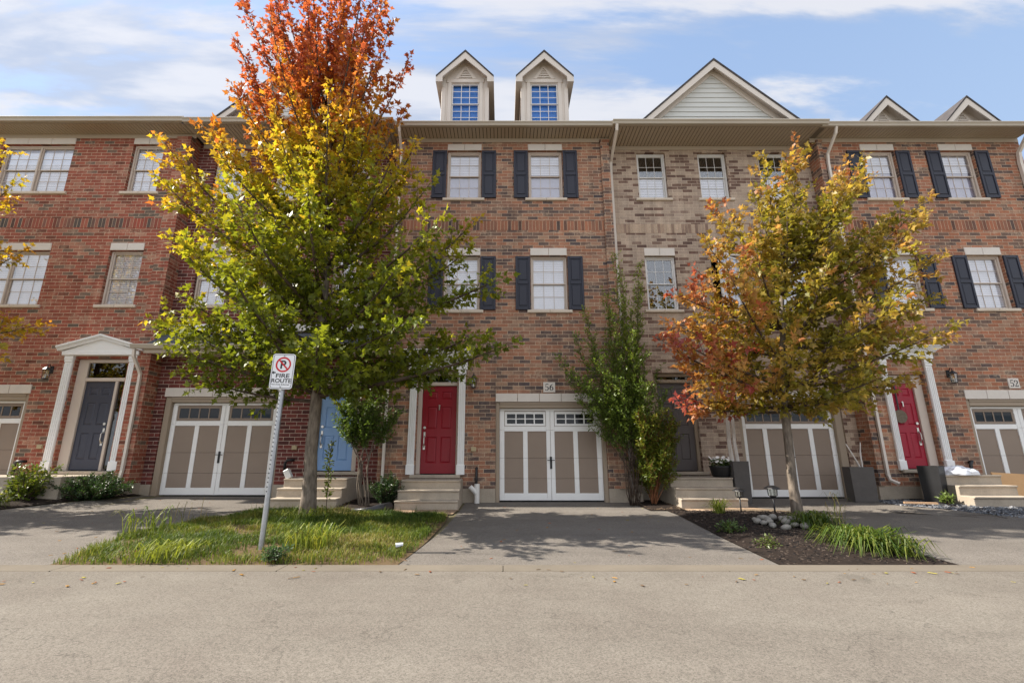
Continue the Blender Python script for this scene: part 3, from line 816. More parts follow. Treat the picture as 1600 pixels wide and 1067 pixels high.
# ================================================================== HOUSE 56
def house56():
    h = thing('townhouse', 'brown brick townhouse numbered 56 with black shutters, deep red door and two window dormers', 'house', (0, 0, 0), 'row of brick townhouses')
    y = 0; x0, x1 = -2.95, 2.95
    UW = [(-1.545, -.603), (.70, 1.643)]; LW = [(-1.545, -.60), (.719, 1.675)]
    uz = (7.841, 9.325); lz = (4.659, 6.159)
    g = (-.178, 2.47, -.3, 2.318); dr = (-2.085, -1.10, .62, 3.08)
    holes = [(*w, *uz) for w in UW]+[(*w, *lz) for w in LW]+[g, dr]
    w = wall_mesh(x0, x1, .305, ZW+.1, y, holes, .12).build('wall', M['brick56'], h)
    for fa, fb in ((x0, g[0]), (g[1], x1)): wall_mesh(fa, fb, -.4, .304, y-.004, [], .12).build('foundation', M['concrete'], h)
    box1('soldier_course', M['soldier56'], h, x0+.25, x1-.25, y-.004, y+.02, 6.89, 7.16)
    for i, a in enumerate(UW):
        window(h, *a, *uz, y, M['winframe'], .52 if i == 0 else .45, 'top', curtain=True, lintel=(a[0]-.002, a[1]+.002, 9.327, 9.523))
        shutter(h, a[0]-.405, a[0]-.012, uz[0]-.0, uz[1]-.02, y); shutter(h, a[1]+.015, a[1]+.41, uz[0]-.0, uz[1]-.02, y)
    for i, a in enumerate(LW):
        window(h, *a, *lz, y, M['winframe'], 1, 'full', (a[0]-.002, a[1]+.002, 6.161, 6.369))
        shutter(h, a[0]-.395, a[0]-.012, lz[0]-.0, lz[1]-.03, y); shutter(h, a[1]+.012, a[1]+.41, lz[0]-.0, lz[1]-.03, y)
    lintel_bar(h, g[0]-.0, g[1]+.01, 2.32, 2.521, y, 5)
    garage_frame(h, g[0], g[1], -.02, g[3], -.085, 2.375, 2.17, y, y+.15)
    garage_door(h, -.083, 2.373, .035, 2.168, y+.15, 'white', -.02)
    door_set(h, -1.985, -1.135, .62, 2.72, dr[0], dr[1], dr[3]+.0, y, M['reddoor'], 'left', knocker=True)
    surround(h, (-2.285, -2.087), (-1.098, -.905), .62, 3.10, y, 3.58)
    lantern(h, -.715, 2.78, y); utility(h, -.70, 1.20, y, -.62, .30, .75)
    p = MB(); p.bbox(.985, 1.275, y-.022, y-.001, 2.552, 2.80, b=.006); p = p.build('number_plaque', M['stone'], h)
    t = MB(); serif_digit(t, '5', 1.02, 2.595, .165, y-.0245); serif_digit(t, '6', 1.13, 2.595, .165, y-.0245); t.build('numerals', M['signblack'], p)
    pilaster(h, 2.712, 2.948, y, .31, ZW-.06, M['brick56']); pilaster(h, -2.948, -2.712, y, .31, ZW-.06, M['brick56'])
    eave(h, x0, x1, y, -.50, ZW, 9.80)
    roof(h, x0, x1, -.5, 9.72, 5, 13.6, 9.3, 10, M['shingle'])
    dormer(h, -1.15, .6, 10.3, .70, (-1.56, -.735, 10.7, 12.12), 12.28, 13.02)
    dormer(h, 1.255, .6, 10.3, .70, (.84, 1.665, 10.7, 12.12), 12.28, 13.02)
    downspout(h, [(-2.80,-.56,9.69),(-2.80,-.5,9.55),(-2.80,-.16,9.2),(-2.80,-.12,9.0),(-2.80,-.12,.4)])
    d = MB()   # white PVC stub in front of the foundation
    d.tube([(-.60,-.12,-.05),(-.60,-.12,.42)], .06, 12); d.tube([(-.60,-.12,.20),(-.76,-.16,.36)], .055, 12)
    d.build('drain_pipe', M['pvc'], h, smooth=False)
    shell(h, x0, x1, y, .3)
house56()

# ================================================================== HOUSE 52
def house52():
    h = thing('townhouse', 'orange-brown brick townhouse numbered 52 with black shutters, a crimson door and two low roof peaks', 'house', (11.6, 0, 0), 'row of brick townhouses')
    y = 0; x0, x1 = 8.76, 14.40
    UW = [(9.985, 10.92), (12.182, 13.117)]; LW = [(9.96, 10.90), (12.17, 13.11)]
    uz = (7.841, 9.325); lz = (4.70, 6.175)
    g = (11.27, 13.93, -.3, 2.385); dr = (9.40, 10.37, .75, 3.30)
    holes = [(*w, *uz) for w in UW]+[(*w, *lz) for w in LW]+[g, (9.45, 10.37, .74, 3.0)]
    wall_mesh(x0, x1, .36, ZW+.1, y, holes, .12).build('wall', M['brick52'], h)
    for fa, fb in ((x0, g[0]), (g[1], x1)): wall_mesh(fa, fb, -.4, .359, y-.004, [], .12).build('foundation', M['concrete'], h)
    box1('soldier_course', M['soldier52'], h, x0+.3, x1-.2, y-.004, y+.02, 6.90, 7.17)
    for a in UW:
        window(h, *a, *uz, y, M['winframe'], .4, 'top', curtain=True, lintel=(a[0]-.002, a[1]+.002, 9.327, 9.523))
        shutter(h, a[0]-.41, a[0]-.012, uz[0], uz[1]-.02, y); shutter(h, a[1]+.012, a[1]+.40, uz[0], uz[1]-.02, y)
    for a in LW:
        window(h, *a, *lz, y, M['winframe'], 1, 'full', (a[0]-.002, a[1]+.002, 6.177, 6.388))
        shutter(h, a[0]-.40, a[0]-.012, lz[0], lz[1]-.02, y); shutter(h, a[1]+.012, a[1]+.40, lz[0], lz[1]-.02, y)
    lintel_bar(h, g[0], g[1]+.02, 2.387, 2.607, y, 5)
    garage_frame(h, g[0], g[1], .0, g[3], 11.37, 13.83, 2.22, y, y+.15)
    garage_door(h, 11.372, 13.828, .10, 2.218, y+.15, 'taupe', .02)
    door_set(h, 9.50, 10.16, .74, 2.79, 9.45, 10.37, 3.0, y, M['crimson'], 'right', knocker=True)
    surround(h, (9.30, 9.475), (10.40, 10.60), .72, 3.37, y, 3.68)
    lantern(h, 10.98, 2.90, y)
    p = MB()
    p.tube([(11.0, 0, .90), (10.98, -.09, .92), (10.93, -.10, .86), (10.92, -.09, .60)], .035, 8); p.build('vent_pipe', M['black'], h, smooth=True)
    p = MB(); p.bbox(12.40, 12.67, y-.022, y-.001, 2.65, 2.90, b=.006); p = p.build('number_plaque', M['stone'], h)
    t = MB(); serif_digit(t, '5', 12.43, 2.69, .165, y-.0245); serif_digit(t, '2', 12.535, 2.69, .165, y-.0245); t.build('numerals', M['signblack'], p)
    pilaster(h, 8.765, 8.90, y, .37, ZW-.06, M['brick52'], .05)
    eave(h, 8.6, x1+.05, y, -.50, ZW, 9.79)
    roof(h, x0, x1+.15, -.5, 9.71, 5, 13.6, 9.3, 10, M['shingle'])
    for cx in (11.28, 13.64):
        dormer(h, cx, .5, 9.7, .70, (cx-.41, cx+.41, 9.8, 10.42), 10.52, 11.28, back=3)
    downspout(h, [(9.0,-.54,9.68),(9.0,-.48,9.52),(8.98,-.10,9.15),(8.98,-.06,8.9),(8.98,-.06,.62),(9.0,-.08,.50),(9.10,-.2,.42)])
    downspout(h, [(14.28,-.54,9.68),(14.28,-.1,9.2),(14.28,-.06,8.9),(14.28,-.06,.3)], .055)
    m = MB(); m.box(x1-.01, x1+.10, y+.02, 9, -.3, ZW); m.build('end_wall', M['brick52'], h)
    shell(h, x0, x1, y, .3)
house52()

# ================================================================== HOUSE 60
def house60():
    h = thing('townhouse', 'red brick townhouse with paired windows and a white pediment over a navy door', 'house', (-12, 0, 0), 'row of brick townhouses')
    y = 0; x0, x1 = -16.6, -8.72
    UW = [(-13.985, -11.998, 2), (-10.355, -9.483, 1)]; LW = [(-13.985, -11.943, 2), (-10.372, -9.483, 1)]
    uz = (8.04, 9.525); lz = (4.80, 6.308)
    g = (-14.22, -11.565, -.3, 2.52); dr = (-10.62, -9.31, .70, 3.40)
    holes = [(*w[:2], *uz) for w in UW]+[(*w[:2], *lz) for w in LW]+[g, dr]
    wall_mesh(x0, x1, .42, ZW+.1, y, holes, .12).build('wall', M['brick60'], h)
    for fa, fb in ((x0, g[0]), (g[1], x1)): wall_mesh(fa, fb, -.4, .419, y-.004, [], .12).build('foundation', M['concrete'], h)
    box1('soldier_course', M['soldier60'], h, x0, x1-.40, y-.004, y+.02, 6.97, 7.24)
    for a in UW: window(h, a[0], a[1], *uz, y, M['winframe'], 1, 'full', (a[0], a[1], 9.527, 9.73), 3 if a[2] == 2 else 2, a[2])
    for a in LW: window(h, a[0], a[1], *lz, y, M['winframe'], 1, 'full', (a[0], a[1], 6.31, 6.516), 3 if a[2] == 2 else 2, a[2])
    lintel_bar(h, g[0], g[1]+.015, 2.522, 2.741, y, 5)
    garage_frame(h, g[0], g[1], .1, g[3], -14.12, -11.665, 2.36, y, y+.15)
    garage_door(h, -14.118, -11.667, .235, 2.358, y+.15, 'taupe', .16)
    door_set(h, -10.37, -9.62, .70, 2.83, dr[0], dr[1], dr[3], y, M['navydoor'], 'right', side=(-9.55, -9.35))
    surround(h, (-10.86, -10.64), (-9.27, -9.05), .70, 3.46, y, 3.6, ped=3.98)
    lantern(h, -11.16, 3.0, y); utility(h, -11.0, 1.26, y, -11.42, .58, .92, True)
    pilaster(h, -9.10, -8.722, y, .43, ZW+.02, M['brick60'], .07)
    eave(h, x0, x1+.10, y, -.50, ZW+.13, 9.95)
    roof(h, x0, x1, -.5, 9.85, 5, 13.7, 9.3, 10, M['shingle'])
    m = MB(); m.box(x0-.1, x0+.01, y+.02, 9, -.3, ZW); m.build('end_wall', M['brick60'], h)
    shell(h, x0, x1, y, .4)
house60()

# ================================================================== HOUSE 58
def house58():
    h = thing('townhouse', 'dark maroon brick townhouse behind the big maple, with a light blue door and pent roof', 'house', (-5.8, .34, 0), 'row of brick townhouses')
    y = .34; x0, x1 = -8.72, -2.95
    UW = [(-8.20, -7.35), (-6.45, -5.60), (-4.62, -3.77)]; LW = [(-8.25, -7.38), (-6.45, -5.58), (-4.60, -3.73)]
    uz = (8.03, 9.36); lz = (4.90, 6.45)
    g = (-8.48, -5.52, -.3, 2.485); dr = (-4.70, -3.58, .68, 3.15)
    holes = [(*w, *uz) for w in UW]+[(*w, *lz) for w in LW]+[g, dr]
    wall_mesh(x0, x1, .38, ZW+.1, y, holes, .12).build('wall', M['brick58'], h)
    for fa, fb in ((x0, g[0]), (g[1], x1)): wall_mesh(fa, fb, -.4, .379, y-.004, [], .12).build('foundation', M['concrete'], h)
    for a in UW: window(h, *a, *uz, y, M['winwhite'], 1, 'full', (a[0], a[1], 9.362, 9.56))
    for a in LW: window(h, *a, *lz, y, M['winframe'], 1, 'full', (a[0], a[1], 6.4508, 6.681))
    lintel_bar(h, g[0]-.02, g[1]+.02, 2.487, 2.711, y, 5)
    garage_frame(h, g[0], g[1], .0, g[3], -8.33, -5.67, 2.345, y, y+.15)
    garage_door(h, -8.328, -5.672, .13, 2.343, y+.15, 'taupe', .05)
    door_set(h, -4.60, -3.72, .68, 2.74, dr[0], dr[1], dr[3], y, M['bluedoor'], 'left')
    utility(h, -5.10, 1.24, y, -5.25, .60, .95, True)
    # pent roof over the ground floor
    m = MB(); m.prism_x([(y-.001, 4.15), (y-.70, 3.68), (y-.70, 3.62), (y-.001, 4.09)], x0+.02, x1-.02)
    p = m.build('pent_roof', M['slate'], h)
    m = MB(); m.bbox(x0+.03, x1-.03, y-.10, y-.001, 4.17, 4.36, b=.02); m.build('flashing_board', M['white'], p)
    m = MB(); m.box(x0+.02, x1-.02, y-.68, y-.001, 3.50, 3.55); m.box(x0+.02, x1-.02, y-.70, y-.681, 3.46, 3.66); m.build('pent_soffit', M['soffit'], p)
    m = MB(); m.prism_x([(y-.703, 3.56), (y-.78, 3.56), (y-.815, 3.64), (y-.815, 3.67), (y-.703, 3.67)], x0-.25, x1); m.build('pent_gutter', M['gutter'], p)
    downspout(h, [(-8.90, -.40, 3.55), (-8.90, -.38, 3.38), (-8.86, -.13, 3.0), (-8.86, -.12, 2.8), (-8.86, -.12, .72), (-8.87,-.14,.5), (-8.9,-.25,.35)])
    eave(h, x0+.1, x1, y, -.55, ZW+.06, 9.88)
    roof(h, x0, x1, -.52, 9.78, 5, 13.6, 9.3, 10, M['shingle'])
    gable(h, -5.95, .15, 9.9, 2.5, 12.23)
    shell(h, x0, x1, y, .3)
house58()

# ================================================================== HOUSE 54
def house54():
    h = thing('townhouse', 'pale taupe brick townhouse set back under a large siding gable, with a charcoal front door', 'house', (5.9, .34, 0), 'row of brick townhouses')
    y = .34; x0, x1 = 2.95, 8.76
    UW = [(3.82, 4.645), (5.57, 6.385), (7.30, 8.13)]; LW = [(3.83, 4.66), (5.61, 6.46), (7.36, 8.20)]
    uz = (8.045, 9.50); lz = (4.777, 6.302)
    g = (5.85, 8.44, -.3, 2.418); dr = (3.80, 4.86, .68, 3.10)
    holes = [(*w, *uz) for w in UW]+[(*w, *lz) for w in LW]+[g, dr]
    wall_mesh(x0, x1, .36, ZW+.1, y, holes, .12).build('wall', M['brick54'], h)
    for fa, fb in ((x0, g[0]), (g[1], x1)): wall_mesh(fa, fb, -.4, .359, y-.004, [], .12).build('foundation', M['concrete'], h)
    box1('soldier_course', M['soldier54'], h, x0, x1, y-.004, y+.02, 6.98, 7.25)
    for a in UW: window(h, *a, *uz, y, M['winwhite'], .5, 'bottom', None)
    for i, a in enumerate(LW):
        if i == 1: continue
        window(h, *a, *lz, y, M['winwhite'], 0 if i == 0 else 1, 'full', (a[0], a[1], 6.304, 6.53))
    # the middle window stands open like a casement
    a = LW[1]; m = MB(); yf = y+.07
    for q in ((a[0], a[0]+.04, lz[0], lz[1]), (a[1]-.04, a[1], lz[0], lz[1])): m.bbox(q[0], q[1], yf, yf+.1, q[2], q[3], b=.01)
    m.bbox(a[0]+.04, a[1]-.04, yf+.002, yf+.1, lz[1]-.04, lz[1], b=.01); m.bbox(a[0]+.04, a[1]-.04, yf+.002, yf+.1, lz[0], lz[0]+.04, b=.01)
    w = m.build('window', M['winwhite'], h); w['label'] = 'casement window standing open'
    m = MB(); sash(m, a[0]+.04, a[1]-.04, lz[0]+.04, lz[1]-.04, 0, .05, (3, 4), .018)
    hinge = Vector((a[1]-.04, yf, 0)); R = Matrix.Translation(hinge) @ Matrix.Rotation(radians(24), 4, 'Z') @ Matrix.Translation(Vector((-hinge.x, 0, 0)))
    m.xform(R); m.build('sash', M['winwhite'], w)
    m = MB(); m.box(a[0]+.08, a[1]-.08, .018, .022, lz[0]+.08, lz[1]-.08); m.xform(R); m.build('pane', M['glass'], w)
    m = MB(); m.box(a[0]+.07, a[1]-.07, .03, .034, lz[0]+.07, lz[1]-.07); m.xform(R); m.build('blind', M['blind'], w)
    m = MB(); m.bbox(a[0]-.09, a[1]+.09, y-.05, y+.075, lz[0]-.082, lz[0]-.001, b=.014); m.build('sill', M['sillstone'], w)
    lm = MB(); c = (a[0]+a[1])/2
    lm.bbox(a[0], c-.004, y-.018, y+.06, 6.304, 6.53, b=.008); lm.bbox(c+.004, a[1], y-.018, y+.06, 6.304, 6.53, b=.008); lm.build('lintel', M['stone'], w)
    lintel_bar(h, g[0], g[1]+.01, 2.42, 2.63, y, 5)
    garage_frame(h, g[0], g[1], .0, g[3], 5.95, 8.26, 2.26, y, y+.15)
    garage_door(h, 5.952, 8.258, .085, 2.258, y+.15, 'taupe', .01)
    door_set(h, 3.92, 4.78, .68, 2.84, dr[0], dr[1], dr[3], y, M['greydoor'], 'left', knocker=True, framem='taupe')
    lantern(h, 5.36, 2.75, y)
    eave(h, x0, x1, y, -.55, ZW, 9.82)
    roof(h, x0, x1, -.55, 9.74, 5, 13.6, 9.3, 10, M['shingle'])
    gable(h, 6.16, .15, 9.9, 2.45, 12.18)
    downspout(h, [(3.06,-.60,9.70),(3.06,-.56,9.56),(3.05,.20,9.12),(3.05,.27,8.9),(3.05,.27,.45),(3.06,.24,.30),(3.12,.10,.22)], .05)
    m = MB(); m.tube([(2.90,.10,.22),(2.93,.0,.20)], .02, 6)
    shell(h, x0, x1, y, .3)
house54()

# neighbour past the right end
h = thing('townhouse', 'slate-clad neighbouring house just showing past the right end of the row', 'house', (16.5, .5, 0), 'row of brick townhouses')
m = MB(); m.box(14.62, 19.5, .5, 8.5, -.3, 6.9); m.build('wall', M['slate'], h)
m = MB(); m.prism_x([(.1, 6.9), (.6, 9.3), (4.5, 10.6), (8.8, 6.9)], 14.58, 19.6); m.build('roof', M['slate'], h)

# ================================================================== STEPS
def steps(label, x0, x1, y0, y1, z0, ztop, side=0.0, n=3, tread=.28, inset=.03):
    """precast steps: n risers, landing against the house at y1 down to y0"""
    m = MB(); rise = (ztop-z0)/n
    prof = [(y1, z0-.15), (y1, ztop)]
    for i in range(n):
        yy = y0+tread*(n-1-i); zt = ztop-rise*i
        prof += [(yy, zt), (yy, zt-.035), (yy+inset, zt-.045), (yy+inset, max(zt-rise, z0-.15) if i < n-1 else z0-.15)]
    start = len(m.v)
    m.prism_x(prof, x0, x1)
    o = m.build('concrete_steps', M['concrete'], None, ((x0+x1)/2, (y0+y1)/2, z0))
    bv = o.modifiers.new('bevel', 'BEVEL'); bv.width = .012; bv.segments = 2; bv.limit_method = 'ANGLE'
    tag(o, label, 'steps', 'precast concrete front steps'); return o
steps('three worn concrete steps below the deep red door of the middle house', -2.24, -.93, -1.29, -.11, -.04, .53)
steps('concrete steps to the light blue door, partly behind the big maple trunk', -4.72, -3.36, -1.48, .22, .03, .57)
steps('concrete steps below the charcoal door with one side face in sunlight', 3.68, 5.06, -1.25, .22, -.01, .58)
def side_steps(label, x0, x1, y0, y1, z0, ztop, dirn, n=3, tread=.30):
    """steps that climb along x towards the landing"""
    m = MB(); rise = (ztop-z0)/n
    pr = [(x0, z0-.15), (x0, ztop)] if dirn > 0 else [(x1, z0-.15), (x1, ztop)]
    for i in range(n):
        xx = (x1-tread*(n-1-i)) if dirn > 0 else (x0+tread*(n-1-i)); zt = ztop-rise*i
        pr += [(xx, zt), (xx, zt-rise if i < n-1 else z0-.15)]
    m.prism_y(pr if dirn < 0 else pr[::-1], y0, y1)
    o = m.build('concrete_steps', M['concrete'], None, ((x0+x1)/2, (y0+y1)/2, z0))
    bv = o.modifiers.new('bevel', 'BEVEL'); bv.width = .012; bv.segments = 2; bv.limit_method = 'ANGLE'
    return tag(o, label, 'steps', 'precast concrete front steps')
steps('concrete steps in front of the crimson door with a white bag on top', 9.64, 10.88, -1.35, -.11, .03, .64)
side_steps('concrete steps behind the shrubs at the navy door', -12.6, -9.3, -1.15, -.11, .10, .62, -1)

# ================================================================== GROUND
def sheet(name, left, right, dz, mat, nx=10, ny=24, stuff=None, mound=0.0, keep=False):
    """sheet between two polylines (bottom to top), draped on the terrain"""
    def at(pl, t):
        d = [0]
        for a, b in zip(pl, pl[1:]): d.append(d[-1]+sqrt((a[0]-b[0])**2+(a[1]-b[1])**2))
        s = t*d[-1]
        return (float(np.interp(s, d, [p[0] for p in pl])), float(np.interp(s, d, [p[1] for p in pl])))
    m = MB(); g = []
    for j in range(ny+1):
        a, b = at(left, j/ny), at(right, j/ny)
        for i in range(nx+1):
            s = i/nx; x = a[0]+(b[0]-a[0])*s; y = a[1]+(b[1]-a[1])*s
            e = min(s, 1-s, j/ny, 1-j/ny)
            m.v.append((x, y, gz(x, y)+dz+mound*min(1, e*6)))
    for j in range(ny):
        for i in range(nx):
            q = j*(nx+1)+i; m.f.append((q, q+1, q+nx+2, q+nx+1)); m.mi.append(0)
    o = m.build(name, mat, None, (0,0,0), smooth=True); o['kind'] = stuff or 'structure'
    return o, at
# wide ground with the slope of the front yards
m = MB(); xs = np.concatenate([np.linspace(-90, -18, 8), np.linspace(-16, 16, 65), np.linspace(18, 90, 8)])
ys = np.concatenate([np.linspace(-60, -6.2, 6), np.linspace(-6, .5, 27), np.linspace(2, 60, 6)])
for yy in ys:
    for xx in xs: m.v.append((xx, yy, gz(xx, yy)-.012))
nx = len(xs)
for j in range(len(ys)-1):
    for i in range(nx-1): q = j*nx+i; m.f.append((q, q+1, q+nx+1, q+nx)); m.mi.append(0)
m.build('ground', M['ground'], None, (0,0,0), smooth=True)['kind'] = 'structure'
m = MB(); m.face([(-90,-13.5,-.148),(90,-13.5,-.148),(90,-5.985,-.148),(-90,-5.985,-.148)]); m.build('road', M['asphalt_road'])['kind'] = 'structure'
m = MB()
for i in range(-14, 15):
    m.bbox(i*2.4+.004, i*2.4+2.396, -5.98, -5.70, -.25, -.1415, b=.010)
m.build('kerb', M['concrete_kerb'])['kind'] = 'structure'
D = -.0
sheet('driveway', [(-1.18,-5.70),(-1.05,-4.56),(-.95,-3.6),(-.88,-1.4),(-.86,.2)], [(3.10,-5.70),(3.16,-4.2),(3.33,-1.98),(3.31,-1.0),(3.0,.2)], .0, M['asphalt_drive'], 14, 26)
sheet('driveway', [(-15,-5.70),(-15,-3.0),(-11.5,-2.6),(-9.45,-2.35),(-8.5,-.45),(-8.5,.6)], [(-5.07,-5.70),(-5.2,-5.2),(-5.5,-4.05),(-5.2,-3.0),(-4.66,-1.8),(-4.72,.6)], .0, M['asphalt_drive'], 24, 26)
sheet('driveway', [(5.10,-5.70),(5.12,-4.6),(5.78,-2.48),(5.70,-1.6),(5.06,-1.2),(5.06,.6)], [(18,-5.70),(18,-3.6),(12.0,-2.75),(9.1,-2.62),(8.9,-1.5),(8.42,.6)], .002, M['asphalt_drive'], 24, 26)
lawn, lat = sheet('lawn_soil', [(-5.07,-5.70),(-5.2,-5.2),(-5.5,-4.05),(-5.2,-3.0),(-4.66,-1.75)], [(-1.18,-5.70),(-1.06,-4.56),(-1.02,-3.6),(-.98,-2.7),(-1.05,-1.95)], .006, M['soil'], 16, 24, None, .035)
mulch, mat_ = sheet('mulch_bed', [(3.10,-5.70),(3.16,-4.2),(3.33,-1.98),(3.31,-1.4)], [(5.10,-5.70),(5.12,-4.6),(5.78,-2.48),(5.62,-1.75)], .008, M['mulchbase'], 12, 22, None, .05)
sheet('planting_bed', [(2.97,-1.4),(2.96,.4)], [(3.70,-1.4),(3.70,.4)], .010, M['mulchbase'], 6, 12, None, .03)
sheet('planting_bed', [(-3.38,-1.75),(-3.38,.4)], [(-2.24,-1.75),(-2.24,.2)], .010, M['mulchbase'], 6, 12, None, .04)
sheet('planting_bed', [(-13,-2.6),(-13,.2)], [(-9.45,-2.35),(-8.5,.2)], .010, M['mulchbase'], 10, 12, None, .05)
sheet('paver_path', [(-2.26,-1.92),(-2.26,-1.25)], [(-.98,-1.92),(-.90,-1.25)], .009, M['paver'], 6, 4)
sheet('paver_path', [(3.70,-1.72),(3.70,-1.2)], [(5.66,-1.72),(5.10,-1.2)], .012, M['paver'], 6, 4)

# ================================================================== PLANT MACHINERY
def hsv_mix(a, b, t): return tuple(a[i]+(b[i]-a[i])*t for i in range(3))
MAPLE = [(0,0,0),(.26,-.04,-.04),(.19,.15,-.02),(.52,.34,-.10),(.23,.45,-.02),(0,1.0,-.06),(-.23,.45,-.02),(-.52,.34,-.10),(-.19,.15,-.02),(-.26,-.04,-.04)]
OVAL = [(0,0,0),(.22,.3,-.03),(.16,.7,-.05),(0,1,-.08),(-.16,.7,-.05),(-.22,.3,-.03)]
DIAM = [(0,0,0),(.2,.45,-.03),(0,1,-.05),(-.2,.45,-.03)]
NEED = [(-.035,0,0),(.035,0,0),(0,1,.05)]
class Leaves:
    def __init__(self, rng): self.v = []; self.f = []; self.c = []; self.r = rng
    def add(self, p, d, nrm, size, col, shape):
        d = d.normalized(); x = d.cross(nrm)
        if x.length < 1e-5: x = d.orthogonal()
        x.normalize(); z = x.cross(d)
        b = len(self.v)
        for u, v, w in shape:
            q = p + (x*u + d*v + z*w)*size
            self.v.append((q.x, q.y, q.z)); self.c.append((*col, 1))
        self.f.append(tuple(range(b, b+len(shape))))
    def build(self, name, mat, parent=None, origin=None):
        m = MB(); m.v = self.v; m.f = self.f; m.mi = [0]*len(self.f)
        return m.build(name, mat, parent, origin, cols=self.c)
def rv(r): 
    while True:
        v = Vector((r.uniform(-1,1), r.uniform(-1,1), r.uniform(-1,1)))
        if .01 < v.length < 1: return v.normalized()
def bez(a, b, c, n):
    return [a*(1-t)**2 + b*2*t*(1-t) + c*t*t for t in [i/n for i in range(n+1)]]
def interp(tab, z): 
    zs = [q[0] for q in tab]
    return [float(np.interp(z, zs, [q[k] for q in tab])) for k in range(1, len(tab[0]))]

def maple(label, base, trunk, prof, nl, seed, colour, zlow, leafsize=.110, ysq=.50, lift=.70, step=.041, feather=lambda z: 1.0, yoff=0.0, nstem=2, group='young maples in front of the houses'):
    """trunk = [(x,y,z,r)], prof = [(z, centre_x, radius)], limbs fill the profile"""
    r = random.Random(seed); t = thing('maple_tree', label, 'tree', base, group)
    wood = MB(); lv = Leaves(r)
    tp = [Vector(q[:3]) for q in trunk]; tr = [q[3] for q in trunk]
    def at(z):
        zs = [q.z for q in tp]
        return Vector((float(np.interp(z, zs, [q.x for q in tp])), float(np.interp(z, zs, [q.y for q in tp])), z)), float(np.interp(z, zs, tr))
    zs = np.linspace(tp[0].z, tp[-1].z, 26)
    pts = []; rad = []
    for i, z in enumerate(zs):
        p, q = at(z)
        k = .012 if i else 0
        pts.append(p+Vector((r.uniform(-k, k), r.uniform(-k, k), 0))); rad.append(q*(1.0 if i > 1 else (1.35 if i == 0 else 1.12)))
    ntr = 9
    tb = MB(); tb.tube(pts, rad, 12); tb.build('trunk', M['bark_maple'], t, smooth=True)
    z0, z1 = prof[0][0], prof[-1][0]
    az = r.uniform(0, 6)
    for i in range(nl):
        f = (i+.5)/nl; ze = z0+(z1-z0)*(f**1.28)
        cx, rr = interp(prof, ze)
        az += 2.39996+r.uniform(-.35, .35)
        k = r.uniform(.72, 1.04) if i % 4 else r.uniform(.3, .7)
        end = Vector((cx+rr*k*cos(az), base[1]+yoff+rr*k*sin(az)*ysq, ze+r.uniform(-.25, .25)))
        zs_ = max(zlow+r.uniform(0, .25), min(tp[-1].z-.3, zlow+(ze-z0)*lift+r.uniform(-.25, .15)))
        p0, q0 = at(zs_)
        hor = Vector((end.x-p0.x, end.y-p0.y, 0))
        mid = p0+hor*.60+Vector((0, 0, (end.z-p0.z)*.24+.04+r.uniform(-.1, .1)))
        path = bez(p0, mid, end, 10); Ln = sum((b-a).length for a, b in zip(path, path[1:]))
        r0 = min(q0*.55, .012+.011*Ln)
        wood.tube(path, [r0*(1-.82*j/10)+.003 for j in range(11)], 6)
        ns = max(5, int(Ln/.132))
        for s in range(ns+1):
            tt = .16+.84*s/ns
            j = min(9, int(tt*10)); fr = tt*10-j
            p = path[j].lerp(path[j+1], fr); tan = (path[j+1]-path[j]).normalized()
            side = rv(r); side = (side-tan*side.dot(tan)).normalized()
            d = (tan*.75+side*.75+Vector((0, 0, .30))).normalized()
            if s == ns: d = tan
            sl = (.78*(1-.52*tt)+.1)*r.uniform(.55, 1.15)*min(1.0, .45+Ln*.25)*feather(ze)
            droop = Vector((0, 0, -.06*sl))
            sp = [p, p+d*sl*.5, p+d*sl+droop]
            wood.tube(sp, [.006, .0045, .002], 3, cap=False)
            nn = max(3, int(sl/step)); hue_b = r.gauss(0, 1)
            for q in range(nn+1):
                u = (q+.6)/(nn+.6)
                pp = sp[0].lerp(sp[1], u*2) if u < .5 else sp[1].lerp(sp[2], u*2-1)
                for w in range(nstem):
                    o = rv(r); ld = (d*.5+o*.9+Vector((0, 0, -.25))).normalized()
                    nm = (Vector((0, 0, 1))*.8+rv(r)*.85).normalized()
                    pet = pp+o*r.uniform(.02, .075)
                    lv.add(pet, ld, nm, leafsize*r.uniform(.48, 1.28), colour(pet, tt*.6+u*.4, hue_b, r), MAPLE)
    wood.build('branch', M['bark_twig'], t, smooth=True)
    lv.build('crown', M['leaf'], t)
    return t, len(lv.f)

def ramp(stops, t):
    if t <= stops[0][0]: return stops[0][1]
    for (a, ca), (b, cb) in zip(stops, stops[1:]):
        if t <= b: return hsv_mix(ca, cb, (t-a)/(b-a))
    return stops[-1][1]
def jit(c, r, a=.22):
    k = 1+r.uniform(-a, a); return tuple(max(.003, x*k) for x in c)
BIG = [(-.2, (.105,.140,.012)), (.12, (.205,.225,.016)), (.30, (.360,.310,.020)), (.48, (.480,.310,.026)), (.64, (.480,.195,.028)), (.80, (.420,.115,.036)), (1.1, (.370,.075,.045))]
def col_big(p, tip, hb, r):
    t = float(np.interp(p.z, [2.2, 4.2, 6.0, 7.2, 8.2, 9.5], [-.08, .04, .24, .44, .70, .86]))
    west = max(0, min(1, (-3.5-p.x)/3.0))
    t += .20*(tip-.6)*(1.0 if p.z < 8 else .3)+hb*.07+r.uniform(-.09, .09)+.12*west*(p.z > 3.2)
    if r.random() < .03: t += .25
    return jit(ramp(BIG, t), r)
RT = [(-.2, (.120,.130,.020)), (.2, (.230,.210,.026)), (.42, (.380,.275,.050)), (.58, (.440,.240,.075)), (.74, (.400,.140,.062)), (.9, (.370,.085,.062)), (1.2, (.38,.09,.085))]
